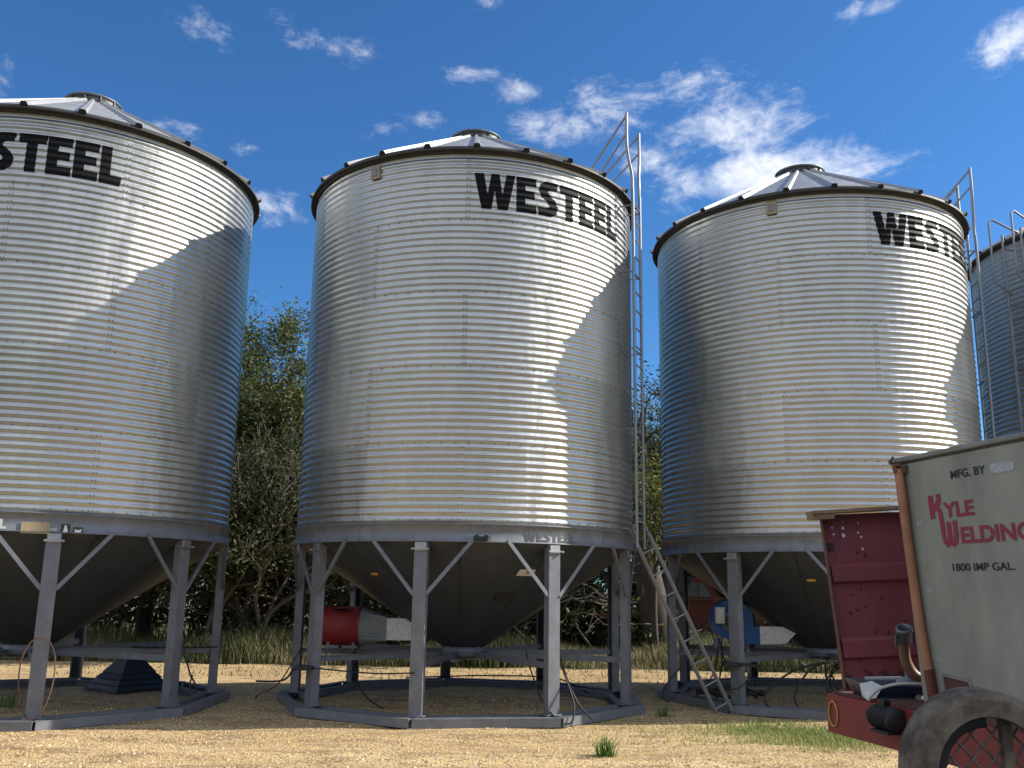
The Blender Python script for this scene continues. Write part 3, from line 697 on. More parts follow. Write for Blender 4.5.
# cables beneath the right bin
bx, by = 3.2, 15.9
cable('black cable loop hanging at the left legs of the right bin', [(3.05, 15.6, 1.0), (2.78, 15.4, .70), (2.52, 15.3, .45), (2.42, 15.3, .25), (2.5, 15.3, .14), (2.72, 15.4, .3), (2.9, 15.5, .62), (3.1, 15.6, .9)], .012)
cable('black fan cable dropping left from the blue fan', [(3.6, 16.6, 1.05), (3.55, 16.5, .8), (3.45, 16.3, .55), (3.25, 16.1, .3), (3.05, 16.0, .14)], .013)
cable('black fan cable dropping straight under the white control box', [(3.64, 16.6, 1.05), (3.62, 16.5, .7), (3.5, 16.2, .4), (3.4, 16.0, .12)], .013)
cable('black fan cable slanting right under the blue fan', [(3.6, 16.6, 1.05), (3.66, 16.5, .7), (3.8, 16.3, .45), (3.98, 16.2, .25), (4.1, 16.1, .12)], .013)
P = []
for k in range(60):
    a = k * .55; r_ = .30 + .12 * math.sin(k * .37); P.append((3.62 + 1.35 * r_ * math.cos(a), 16.0 + r_ * math.sin(a) * .9, .15 + .12 * abs(math.sin(k * .81))))
cable('tangled coil of black hose on the ground under the blue fan', P, .018, 'hose', 'hose')
for j, (dx, dz, s, lab) in enumerate(((-1.0, .06, -1, 'widest'), (-.55, .05, -1, 'middle'), (-.05, .03, -1, 'narrowest'))):
    cable('black cable hanging in the %s arc beside the red panel under the right bin' % lab, [(5.0, 15.4, .76), (5.0 + dx * .55, 15.3, .62), (5.0 + dx, 15.2, .30), (5.0 + dx * .98, 15.1, .10), (5.0 + dx * .7, 15.0, .03), (5.0 + dx * .4, 14.9, .02)], .016)
P = []
for k in range(46):
    a = k * .5; P.append((5.12 + .10 * math.sin(k * .9) + .06 * math.cos(a), 15.3 + .05 * math.sin(a), .40 + .38 * math.cos(a * .55)))
cable('bundle of black cables hanging left of the red panel', P, .014, 'cable_bundle', 'cable')
cable('thin black cable strung level from the front leg of the right bin', [leg_pos(2, -1, .74, 2.83), (4.3, 14.9, .72), (5.0, 15.2, .76)], .011)
q = leg_pos(2, -1, .72, 2.83)
m = MB(); m.bbox(q + Vector((0, -.0, 0)), (.30, .24, .05), .008); m.bar(q + Vector((.1, -.14, .0)), q + Vector((.38, -.14, -.02)), .035, .03); tag(m.build('strap_clamp', M['rubber']), 'black strap clamp around the front leg of the right bin', 'clamp')
cable('short black cord curling down from the clamp on the right bin', [q + Vector((.25, -.12, 0)), q + Vector((.2, -.15, -.18)), q + Vector((.05, -.16, -.33)), q + Vector((-.2, -.15, -.38))], .011)

# ================================================================== tank trailer on the right
a_ = R_(12.7); hh = Vector((math.sin(a_), -math.cos(a_), 0)); nL = Vector((-math.cos(a_), -math.sin(a_), 0)); uu = (Vector((0, 0, 1)) + .065 * nL).normalized()
nn = hh.cross(uu).normalized()
if nn.x > 0: nn = -nn      # outward normal of the lettered face (towards -X)
P0 = Vector((2.357, 5.80, 2.622))
T = Matrix((hh, uu, nn)).transposed().to_4x4(); T.translation = P0
def TP(s, t, o=0): return P0 + hh * s + uu * t + nn * o
M['tank'] = mat('grey_tank_gelcoat', (.36, .345, .275), .6, 0, var=(.225, .22, .18), scale=3.2, stretch=(1, 1, .35), detail=12, bump=.06, bscale=45, rvar=.08)
M['tankrim'] = mat('grey_tank_rim', (.30, .29, .25), .65, 0, var=(.20, .19, .16), scale=5)
M['sight'] = mat('stained_sight_tube', (.45, .20, .095), .45, 0, var=(.34, .15, .08), scale=4, vfrom=(.4, .6))
M['sightlow'] = mat('sight_tube_liquid', (.14, .03, .022), .35)
M['redpaint'] = mat('faded_red_paint', (.30, .068, .088), .6, 0, var=(.17, .046, .057), scale=2.0, rvar=.1, stretch=(1, 1, .5))
M['railred'] = mat('trailer_red_paint', (.27, .035, .03), .55, 0, var=(.19, .03, .026), scale=4)
M['markred'] = mat('crimson_lettering', (.30, .028, .06), .5)
M['ink'] = mat('tank_black_lettering', (.015, .015, .018), .5)
M['chalk'] = mat('chalk_mark', (.55, .55, .52), .9)
M['plate'] = mat('rust_brown_plate', (.12, .045, .03), .7, 0, var=(.085, .04, .03), scale=6)
M['wood'] = mat('bleached_board_edge', (.34, .22, .12), .75, 0, var=(.2, .12, .07), scale=5, stretch=(1, 6, 6))
M['brown'] = mat('brown_hose', (.20, .10, .06), .5, 0, var=(.14, .07, .045), scale=8)
M['navy'] = mat('dark_navy_tub', (.018, .028, .055), .45)
M['tyre'] = mat('tyre_rubber', (.02, .02, .02), .8)
M['sticker'] = mat('pale_sticker', (.50, .51, .49), .6, 0, var=(.38, .39, .38), scale=60, vfrom=(.45, .55))
tr = thing('tank_trailer', 'grey square liquid tank with red lettering on a red trailer, at right edge', 'tank trailer')
LT, WT, HT = 2.55, 1.9, 1.62
m = MB()
bm = bmesh.new(); bmesh.ops.create_cube(bm, size=1.0); bmesh.ops.scale(bm, vec=(LT, HT, WT), verts=bm.verts); bmesh.ops.translate(bm, vec=(LT / 2, -HT / 2, -WT / 2), verts=bm.verts)
bmesh.ops.bevel(bm, geom=bm.edges[:], offset=.025, segments=3, affect='EDGES'); bmesh.ops.transform(bm, matrix=T, verts=bm.verts)
m.add([v.co.copy() for v in bm.verts], [[v.index for v in f.verts] for f in bm.faces], 0, False); bm.free()
tank = m.build('tank', M['tank'], tr)
RT = T.to_3x3()
m = MB()
m.bbox(TP(LT / 2, .006, -.03), (LT + .02, .03, .09), .006, RT); m.bbox(TP(-.004, .006, -WT / 2), (.06, .03, WT), .006, RT)
m.build('tank_rim', M['tankrim'], tank)
m = MB(); m.tube(smooth_path([TP(.108, -.05, .03), TP(.112, -.4, .032), TP(.119, -.827, .032), TP(.136, -1.15, .032), TP(.146, -1.22, .03)], 6), .027, 12); m.build('sight_tube', M['sight'], tank)
m = MB(); m.tube([TP(.146, -1.22, .03), TP(.166, -1.5, .03)], .0285, 12); m.build('sight_tube_bottom', M['sightlow'], tank)
m = MB(); m.box(TP(.108, -.055, .012), (.10, .05, .02), RT)
m.tube([TP(.108, -.03, .01), TP(.108, -.03, .06), TP(.112, -.07, .055)], .014, 8); m.tube([TP(.06, -.02, .01), TP(.055, -.0, .045), TP(.075, .03, .03)], .008, 6); m.build('tube_clip', M['rust'], tank)
for pth in ((.12, -.45), (.128, -1.0)):
    m = MB(); m.box(TP(pth[0], pth[1], .03), (.062, .012, .064), RT); 
Mx = lambda s, t, o=.002: Matrix.Translation(TP(s, t, o)) @ RT.to_4x4()
text_obj('MFG. BY', 'lettering', M['ink'], tank, Mx(.528, -.155), .278, .046, .020)
text_obj('YLE', 'lettering', M['markred'], tank, Mx(.425, -.367), .252, .086, .035)
text_obj('ELDING', 'lettering', M['markred'], tank, Mx(.545, -.516), .53, .092, .035)
text_obj('1800 IMP GAL.', 'lettering', M['ink'], tank, Mx(.440, -.664), .476, .042, .016)
m = MB()
def face_poly(mb, P, o=.003, mi=0): mb.add([TP(s, t, o) for s, t in P], [tuple(range(len(P)))], mi)
def stroke(mb, P, w, o=.003):
    P = [Vector((a, b)) for a, b in P]; Lf = []; Rt = []
    for i, p_ in enumerate(P):
        d = (P[min(i + 1, len(P) - 1)] - P[max(i - 1, 0)]).normalized(); q = Vector((-d.y, d.x)) * w / 2; Lf.append(p_ + q); Rt.append(p_ - q)
    n = len(P); mb.add([TP(v.x, v.y, o) for v in Lf] + [TP(v.x, v.y, o) for v in Rt], [(i, i + 1, n + i + 1, n + i) for i in range(n - 1)])
# big K whose leg runs down into the W, W with rounded feet
stroke(m, [(.328, -.232), (.328, -.366)], .044)
stroke(m, [(.352, -.30), (.384, -.287), (.397, -.262), (.398, -.228)], .038, .0034)
stroke(m, [(.352, -.300), (.384, -.312), (.398, -.34), (.402, -.40), (.403, -.46), (.409, -.497), (.428, -.515), (.447, -.505), (.454, -.47), (.455, -.39)], .036, .0030)
stroke(m, [(.455, -.46), (.459, -.497), (.478, -.515), (.498, -.503), (.506, -.47), (.508, -.385)], .036, .0034)
m.build('lettering', M['markred'], tank)
for body, s, t, wd, rz in (('450', .196, -1.17, .055, .1), ('400', .188, -.79, .06, .1), ('850', .178, -.40, .06, .1), ('60', .062, -.26, .03, .0), ('50', .055, -.44, .035, .1), ('10', .052, -.64, .035, .1), ('40', .05, -.80, .035, 0), ('30', .05, -1.16, .035, 0)):
    text_obj(body, 'chalk_mark', M['chalk'], tank, Mx(s, t) @ Matrix.Rotation(rz, 4, 'Z'), wd, None, 0)
m = MB(); P = []
for k in range(24):
    a = 2 * PI * k / 24; P.append((.930 + (.062 if math.cos(a) > 0 else -.062) + .026 * math.cos(a), -.136 + .026 * math.sin(a)))
face_poly(m, P, .0025); m.build('round_ended_sticker', M['sticker'], tank)
PL = [(.236, -1.240), (.452, -1.254), (.482, -1.305), (.486, -1.395), (.240, -1.395)]
m = MB(); face_poly(m, PL, .004); pl = m.build('plate', M['plate'], tank)
m = MB()
for k in range(5): A = PL[k]; B = PL[(k + 1) % 5]; m.bar(TP(A[0], A[1], .008), TP(B[0], B[1], .008), .014, .010, up=nn)
m.build('plate_frame', M['tankrim'], pl)
# frame rails, deck and running gear
m = MB(); ex = Vector((0, 0, 1))
RA = Vector((2.09, 6.42, 1.07))
A = RA; B = RA + hh * 5.4
def chan_rail(off): 
    s_ = MB(); O_ = Vector((-nL.x, -nL.y, 0)) * off
    s_.bar(A + O_, B + O_, .012, .235); 
    for k in (-1, 1): s_.bar(A + O_ + Vector((-nL.x, -nL.y, 0)) * .03 + ex * k * .1115, B + O_ + Vector((-nL.x, -nL.y, 0)) * .03 + ex * k * .1115, .06, .012)
    return s_
fr = chan_rail(0).build('frame_rail', M['railred'], tr); chan_rail(2.0).build('frame_rail', M['railred'], tr)
m = MB(); Q = []
for k in range(28):
    a = 2 * PI * k / 28; Q.append(A + hh * (.075 + .05 * math.cos(a)) + nL * .012 + ex * (.0 + .075 * math.sin(a)))
m.tube(Q + [Q[0]], .006, 6, cap=False); M['yring'] = mat('yellow_chalk_paint', (.50, .30, .07), .7)
m.build('painted_ring', M['yring'], fr)
q2 = Vector((-nL.x, -nL.y, 0))
m = MB(); m.bar(A + q2 * .0 + hh * .01, A + q2 * 2.06 + hh * .01, .05, .23)
for k in range(1, 6): m.bar(A + q2 * .02 + hh * k * .95, A + q2 * 1.98 + hh * k * .95, .06, .12)
m.build('cross_member', M['railred'], tr)
m = MB(); m.box(A + q2 * 1.03 + hh * 2.7 + ex * .128, (5.36, 2.0, .02), Matrix((hh, q2, ex)).transposed()); m.build('deck', M['plate'], tr)
for dd in (2.9, 3.9):
    for side_, o_ in ((0, .35), (1, 2.3)):
        c = A + hh * dd + q2 * o_; c.z = .40
        w_ = MB(); w_.lathe([(.22, -.10), (.37, -.11), (.40, -.08), (.40, .08), (.37, .11), (.22, .10)], 36, (0, 0, 0), 'X'); wo_ = w_.build('wheel', M['tyre'], tr, c, math.atan2(q2.y, q2.x))
        w_ = MB(); w_.lathe([(.0, -.03), (.12, -.04), (.2, .0), (.225, -.10), (.225, .10), (.2, .04), (0, .03)], 28, (0, 0, 0), 'X'); w_.build('rim', M['fangrey'], wo_)
    ax = A + hh * dd + ex * -1; m = MB(); m.tube([ax + q2 * .3 + ex * .33, ax + q2 * 2.3 + ex * .33], .04, 10)
    for o_ in (.5, 1.6): m.bar(ax + q2 * o_ + ex * .35, ax + q2 * o_ + ex * .95, .06, .30, up=hh)
    m.build('axle', M['railred'], tr)
m = MB(); m.tube([B + q2 * .9 + ex * -.1, B + q2 * .9 + ex * -1.07], .035, 10); m.build('jack_stand', M['railred'], tr)

# red panel standing behind the tank, at the far end of the trailer
pn = thing('red_steel_panel', 'battered dark red ribbed steel panel standing upright behind the grey tank', 'panel')
Y0 = 6.50
def PP(u_, v_, o=0):
    # u right, v down from the top left corner; leans with the trailer
    e = Vector((2.129, Y0, 2.351)); r_ = Vector((.998, .02, .055)).normalized(); dn = Vector((.088, 0.0, -1)).normalized(); f = Vector((0, -1, 0))
    return e + r_ * u_ + dn * v_ + f * o
PM = Matrix(((Vector((.998, .02, .055)).normalized()), Vector((0, -1, 0)), Vector((-.088, 0, 1)).normalized())).transposed()
m = MB(); m.box(PP(.55, .60, -.015), (1.10, .02, 1.20), PM); m.box(PP(.003, .60, .005), (.007, .04, 1.20), PM, 1)
body = m.build('panel_sheet', [M['redpaint'], M['rust']], pn)
for v0, v1 in ((.335, .47), (.82, .965)):
    m = MB(); V = []
    for v_, o in ((v0, -.004), (v0 + .02, .028), (v1 - .02, .028), (v1, -.004)): V += [PP(.02, v_, o), PP(1.08, v_, o)]
    m.add(V, [(0, 1, 3, 2), (2, 3, 5, 4), (4, 5, 7, 6), (0, 2, 4, 6)]); m.build('rib', M['redpaint'], body)
m = MB(); m.bar(PP(-.085, -.012, .04), PP(1.08, -.035, .04), .16, .022); m.bar(PP(-.09, .012, .05), PP(.06, .012, .05), .12, .045, mi=0)
m.build('top_board', M['wood'], pn)
rr = random.Random(12); M['scar'] = mat('bare_scratch', (.07, .035, .03), .8)
m = MB()
for _ in range(34):
    u_, v_ = (rr.uniform(.06, .5), rr.uniform(.05, 1.18)); 
    if .33 < v_ < .48 or .81 < v_ < .97: continue
    s_ = rr.uniform(.004, .016) * (1.5 if v_ > 1.0 else 1); n = 7; ph = rr.random() * 6
    m.add([PP(u_ + s_ * rr.uniform(.5, 1.3) * math.cos(ph + k * .9), v_ + s_ * rr.uniform(.5, 1.3) * math.sin(ph + k * .9), -.0025) for k in range(n)], [tuple(range(n))])
for k in range(3):
    u0 = .14 + k * .1; P = [(u0, 1.02 + .03 * k), (u0 + .05, 1.04), (u0 + .1, 1.10 - .02 * k), (u0 + .2, 1.08), (u0 + .2, 1.095), (u0 + .08, 1.125), (u0 + .03, 1.07)]
    m.add([PP(a, b, -.0023 - .0002 * k) for a, b in P], [tuple(range(len(P)))])
m.build('paint_scars', M['scar'], body)
m = MB()
for u_, v_, s_ in ((.07, .09, .006), (.145, .095, .010), (.075, .135, .007), (.142, .145, .013), (.255, .065, .006), (.245, .13, .007), (.262, .16, .008), (.26, .24, .008), (.15, .05, .004)):
    m.add([PP(u_ + s_ * math.cos(k * .9), v_ + s_ * 1.2 * math.sin(k * .9), -.0022) for k in range(7)], [tuple(range(7))])
m.build('white_spots', M['white'], body)  # white discs drawn for the small holes in the sheet
m = MB(); m.bbox(PP(.035, .215, .0), (.05, .03, .045), .005, PM); m.bbox(PP(.03, 1.09, .0), (.05, .03, .06), .005, PM); m.build('latch', M['hood'], body)

# camlock pipe elbow
t = thing('hose_elbow', 'bent brown hose end with a dark open coupling standing between red panel and grey tank', 'hose')
m = MB(); m.lathe([(.037, -.055), (.044, -.05), (.046, .03), (.051, .034), (.051, .05), (.040, .052), (.033, .04), (.033, -.04)], 28, (0, 0, 0))
for q in (-1, 1): m.bar((q * .052, -.01, .02), (q * .057, -.01, -.06), .010, .015)
cpl = m.build('coupling', M['cap'], t, (2.425, 5.95, 1.585)); cpl.rotation_euler = (R_(28), R_(-10), 0)
m = MB(); m.tube(smooth_path([(2.428, 5.965, 1.545), (2.435, 5.99, 1.47), (2.455, 6.0, 1.40), (2.50, 6.0, 1.34), (2.60, 6.0, 1.30)], 6), .033, 14); m.build('hose_body', M['brown'], t)

# clutter on the trailer deck
t = thing('plastic_tub', 'open dark navy tub with a crumpled white flap on the red trailer deck', 'tub', (2.36, 6.13, 1.205))
m = MB(); m.add([(-.16, -.12, 0), (.17, -.12, 0), (.17, .12, 0), (-.16, .12, 0), (-.20, -.15, .085), (.2, -.15, .07), (.2, .15, .08), (-.20, .15, .095), (-.185, -.135, .085), (.185, -.135, .07), (.185, .135, .08), (-.185, .135, .095), (-.15, -.11, .012), (.16, -.11, .012), (.16, .11, .012), (-.15, .11, .012)],
      [(0, 1, 5, 4), (1, 2, 6, 5), (2, 3, 7, 6), (3, 0, 4, 7), (4, 5, 9, 8), (5, 6, 10, 9), (6, 7, 11, 10), (7, 4, 8, 11), (8, 9, 13, 12), (9, 10, 14, 13), (10, 11, 15, 14), (11, 8, 12, 15), (12, 13, 14, 15), (0, 3, 2, 1)])
m.build('tub_body', M['navy'], t)
m = MB(); m.add([(-.22, -.16, .09), (-.08, -.17, .075), (-.14, -.20, .01), (-.19, -.185, .0), (-.13, -.13, .10), (-.2, -.14, .015)], [(0, 1, 2, 3), (0, 4, 1), (0, 3, 5)]); m.build('flap', M['white'], t)
M['cream'] = mat('cream_hose', (.55, .53, .46), .5)
def tagp(o_, l, c): return tag(o_, l, c)
cable('thin cream hose arching over the navy tub on the trailer', [(2.17, 5.93, 1.20), (2.22, 5.9, 1.265), (2.32, 5.88, 1.30), (2.42, 5.88, 1.305), (2.54, 5.9, 1.30)], .010, 'hose', 'hose', 'cream')
m = MB(); m.lathe([(.0, -.14), (.055, -.14), (.065, -.1), (.065, .1), (.08, .11), (.08, .14), (.03, .15), (.0, .15)], 24, (0, 0, 0), 'X')
for k in range(7): m.lathe([(.062, -.09 + k * .028), (.078, -.088 + k * .028), (.078, -.08 + k * .028), (.062, -.078 + k * .028)], 24, (0, 0, 0), 'X')
m.bar((-.1, 0, -.09), (.1, 0, -.09), .10, .02); m.bar((0, 0, .06), (.02, .0, .12), .05, .05)
o = m.build('pump', M['rubber'], None, (2.185, 5.72, 1.13)); o.rotation_euler.z = R_(-77); o.scale = (.85, .85, .85); tag(o, 'small black ribbed pump hung on the red trailer rail below the hose elbow', 'pump')
m = MB(); m.tube([(2.26, 6.2, 1.30), (2.46, 6.1, 1.315)], .014, 8); m.tube([(2.43, 6.12, 1.29), (2.56, 6.05, 1.33)], .026, 8); m.box((2.5, 6.08, 1.35), (.05, .05, .05)); m.bar((2.40, 6.1, 1.26), (2.53, 6.0, 1.21), .04, .03)
tag(m.build('valve_handle', M['fangrey']), 'grey metal valve and lever above the tub next to the tank corner', 'valve')

# ------------------------------------------------------------------ curved guard with wire mesh, close to the viewer
M['guard'] = mat('dusty_brown_guard', (.085, .068, .055), .85, 0.0, var=(.20, .165, .125), scale=9, detail=12, vfrom=(.42, .62), spec=.2, bump=.1, bscale=30)
M['mesh'] = mat('dull_wire', (.16, .155, .15), .5, .6)
gd = thing('wheel_guard', 'dusty rounded steel mudguard with diamond wire mesh in the bottom right corner', 'mudguard')
gc = Vector((1.662, 3.40, 1.232)); RO, RI = .275, .185
m = MB(); n = 80; V = []
for k in range(n + 1):
    a = PI * 1.12 - k / n * PI * 1.24
    c, s = math.cos(a), math.sin(a); 
    # cross section: front lip, face, outer shell
    for r_, y_ in ((RI + .0, .02), (RI + .005, .0), (RO - .03, .0), (RO - .008, .012), (RO, .035), (RO + .002, .13), (RO - .016, .134), (RO - .024, .05), (RI + .01, .012)):
        V.append((gc.x + r_ * c, gc.y + y_, gc.z + r_ * s))
w_ = 9; F = []
for k in range(n):
    for j in range(w_): F.append((k * w_ + j, k * w_ + (j + 1) % w_, (k + 1) * w_ + (j + 1) % w_, (k + 1) * w_ + j))
m.add(V, F, 0, False); m.add(V[:w_], [tuple(range(w_))]); m.add(V[-w_:], [tuple(range(w_))])
m.build('arch', M['guard'], gd)
m = MB(); V = []; k = 0
for r_, y_ in ((RI + .02, .03), (RI - .035, .03), (RI - .035, .10), (RI + .02, .10)):
    for q in range(n + 1):
        a = PI * 1.12 - q / n * PI * .62; V.append((gc.x + r_ * math.cos(a), gc.y + y_, gc.z + r_ * math.sin(a)))
m.add(V, [(j * (n + 1) + q, j * (n + 1) + q + 1, ((j + 1) % 4) * (n + 1) + q + 1, ((j + 1) % 4) * (n + 1) + q) for j in range(4) for q in range(n)], 0, True)
m.build('inner_lip', M['tyre'], gd)
# upright flat at the right of the mesh and legs to the ground
m = MB(); m.bar(gc + Vector((.075, .06, .20)), gc + Vector((.11, .06, -1.23)), .035, .03, up=(0, 1, 0)); m.bar(gc + Vector((.27, .06, -.05)), gc + Vector((.27, .06, -1.23)), .05, .05, up=(0, 1, 0)); m.bar(gc + Vector((-.27, .06, -.14)), gc + Vector((.28, .06, -.14)), .04, .04, up=(0, 1, 0))
m.build('upright', M['guard'], gd)
m = MB(); m.box(gc + Vector((.1, .1, -1.226)), (.7, .5, .03)); m.build('foot_plate', M['guard'], gd)
m = MB(); ym = gc.y + .075
for s in (-1, 1):
    for k in range(-9, 10):
        x0 = k * .074; P = []
        for q in range(0, 40):
            tt = -.30 + q * .0155; x_ = x0 + s * tt * .9; z_ = tt
            if x_ * x_ + z_ * z_ < (RI + .02) ** 2: P.append((gc.x + x_, ym + .006 * s * math.cos(q * 1.3), gc.z + z_))
        if len(P) > 2: m.tube(P, .0042, 6)
m.build('wire_mesh', M['mesh'], gd)

# ================================================================== old truck behind
M['rustred'] = mat('old_red_truck_paint', (.12, .022, .012), .75, 0, var=(.05, .022, .013), scale=2.2, detail=10, vfrom=(.42, .58))
M['glass'] = mat('dusty_glass', (.10, .12, .12), .15, 0)
tk = thing('old_truck', 'old rusty red tray truck parked under the trees behind the bins', 'truck', (5.3, 27.2, 0))
def prism(mb, P, y0, y1, mi=0):
    n = len(P); mb.add([(x, y0, z) for x, z in P] + [(x, y1, z) for x, z in P], [tuple(range(n))[::-1], tuple(range(n, 2 * n))] + [(k, (k + 1) % n, n + (k + 1) % n, n + k) for k in range(n)], mi)
m = MB(); cab = [(-.75, .75), (-.75, 1.7), (-.68, 2.0), (-.50, 2.15), (-.1, 2.19), (.22, 2.12), (.42, 1.72), (.62, 1.62), (1.35, 1.55), (1.62, 1.45), (1.72, 1.2), (1.72, .75), (1.0, .7)]
prism(m, cab, -.72, .72)
V = []
cabo = m.build('cab', M['rustred'], tk)
m = MB(); prism(m, [(-.42, 1.66), (-.42, 1.98), (-.33, 2.04), (.06, 2.04), (.24, 1.72), (.24, 1.66)], -.727, .727); m.build('side_window', M['glass'], cabo)
m = MB(); m.bar((-.08, -.735, 1.66), (-.08, -.735, 2.04), .025, .02, up=(0, 1, 0)); m.bar((-.5, -.733, 1.6), (.4, -.733, 1.6), .02, .03); m.bar((-.5, -.733, .85), (-.5, -.733, 2.05), .015, .015, up=(0, 1, 0)); m.bar((.34, -.733, .85), (.34, -.733, 1.7), .015, .015, up=(0, 1, 0)); m.build('door_trim', M['rust'], cabo)
m = MB(); n = 16
for yy in (-.98, .72):
    P = [(1.2 + .52 * math.cos(PI * k / n), .62 + .56 * math.sin(PI * k / n)) for k in range(n + 1)] + [(1.2 - .44 * math.cos(PI * k / n), .60 + .46 * math.sin(PI * k / n)) for k in range(n + 1)]
    prism(m, P, yy, yy + .26)
m.build('front_mudguard', M['rustred'], tk)
m = MB(); m.lathe([(.0, -.05), (.10, -.04), (.12, .0), (.12, .08)], 16, (0, 0, 0), 'X'); hl = m.build('headlight', M['galv'], tk, (1.62, -.62, 1.28), PI); cp(hl, tk, None, (1.62, .62, 1.28))
m = MB(); m.box((-2.3, 0, 1.12), (3.0, 2.0, .07)); m.box((-2.3, 0, .95), (2.9, .8, .14)); tray = m.build('tray', M['rust'], tk)
m = MB()
for k in range(5): m.bar((-3.7 + k * .7, -.98, 1.15), (-3.7 + k * .7, -.98, 1.55), .05, .04)
m.bar((-3.8, -.98, 1.5), (-.9, -.98, 1.5), .03, .06); m.build('tray_side', M['galv'], tray)
for x_ in (1.2, -2.6):
    for y_ in (-.85, .85):
        m = MB(); m.lathe([(.2, -.11), (.36, -.12), (.39, -.08), (.39, .08), (.36, .12), (.2, .11)], 28, (0, 0, 0), 'Y'); wh = m.build('wheel', M['tyre'], tk, (x_, y_, .39))
        m = MB(); m.lathe([(0, -.06), (.1, -.07), (.19, -.02), (.21, -.1), (.21, .1), (.19, .02), (0, .06)], 20, (0, 0, 0), 'Y'); m.build('rim', M['rust'], wh)

# ================================================================== vegetation
def leaf_mat(name, c1, c2, transl=.25):
    m = bpy.data.materials.new(name); m.use_nodes = True; t = m.node_tree; n = t.nodes; l = t.links; b = n['Principled BSDF']
    at = n.new('ShaderNodeAttribute'); at.attribute_name = 'tone'; mi = n.new('ShaderNodeMix'); mi.data_type = 'RGBA'; l.new(at.outputs['Fac'], mi.inputs[0]); mi.inputs[6].default_value = (*c1, 1); mi.inputs[7].default_value = (*c2, 1)
    l.new(mi.outputs[2], b.inputs['Base Color']); b.inputs['Roughness'].default_value = .6; b.inputs['Specular IOR Level'].default_value = .25
    tr_ = n.new('ShaderNodeBsdfTranslucent'); l.new(mi.outputs[2], tr_.inputs[0]); ms = n.new('ShaderNodeMixShader'); ms.inputs[0].default_value = transl
    out = n['Material Output']; l.new(b.outputs[0], ms.inputs[1]); l.new(tr_.outputs[0], ms.inputs[2]); l.new(ms.outputs[0], out.inputs[0]); return m
M['olive'] = leaf_mat('olive_leaves', (.028, .044, .016), (.13, .145, .042))
M['darkleaf'] = leaf_mat('dark_leaves', (.022, .034, .012), (.06, .075, .026))
M['limeleaf'] = leaf_mat('yellow_green_leaves', (.07, .10, .02), (.20, .21, .05))
M['drygrass'] = leaf_mat('dry_grass_blades', (.055, .08, .028), (.30, .265, .14), .15)
M['greengrass'] = leaf_mat('green_grass_blades', (.14, .20, .05), (.42, .42, .17), .25)
M['weedleaf'] = leaf_mat('weed_leaves', (.05, .13, .02), (.13, .24, .05), .2)
M['bark'] = mat('grey_brown_bark', (.045, .037, .03), .9, 0, var=(.085, .07, .055), scale=8, stretch=(1, 1, .3), bump=.3, bscale=20)
M['twig'] = mat('pale_dead_twigs', (.15, .13, .105), .9, 0, var=(.085, .07, .055), scale=4)
def leaf(mb, c, s, rr, tone):
    d = Vector((rr.gauss(0, 1), rr.gauss(0, 1), rr.gauss(0, .7))).normalized(); e = d.cross(Vector((rr.gauss(0, 1), rr.gauss(0, 1), rr.gauss(0, 1)))).normalized()
    mb.add([c - d * s, c + e * s * .38, c + d * s, c - e * s * .38], [(0, 1, 2, 3)], 0, False, tone)
def branches(mb, p, d, ln, r, depth, rr, tips, spread=.55, gn=3, up=.1, mids=None, wob=.22, minr=.008):
    n = 5; pts = [p]; rs = [r]; dd = d.copy()
    for k in range(n):
        dd = (dd + Vector((rr.gauss(0, wob), rr.gauss(0, wob), rr.gauss(0, wob) + up * .3))).normalized(); p = p + dd * ln / n; pts.append(p); rs.append(max(minr, r * (1 - .45 * (k + 1) / n)))
        if mids is not None and depth <= 2: mids.append((p, depth))
    mb.tube(pts, rs, 5 if depth < 3 else 7, cap=False)
    if depth <= 0: tips.append(p); return
    for k in range(gn + (1 if rr.random() < .4 else 0)):
        i = rr.choice([2, 3, 4, 5]) if k else 5
        nd = (dd + Vector((rr.gauss(0, spread), rr.gauss(0, spread), rr.gauss(0, spread * .8) + up))).normalized()
        branches(mb, pts[i], nd, ln * rr.uniform(.58, .85), rs[i] * .68, depth - 1, rr, tips, spread, gn, up, mids, wob, minr)
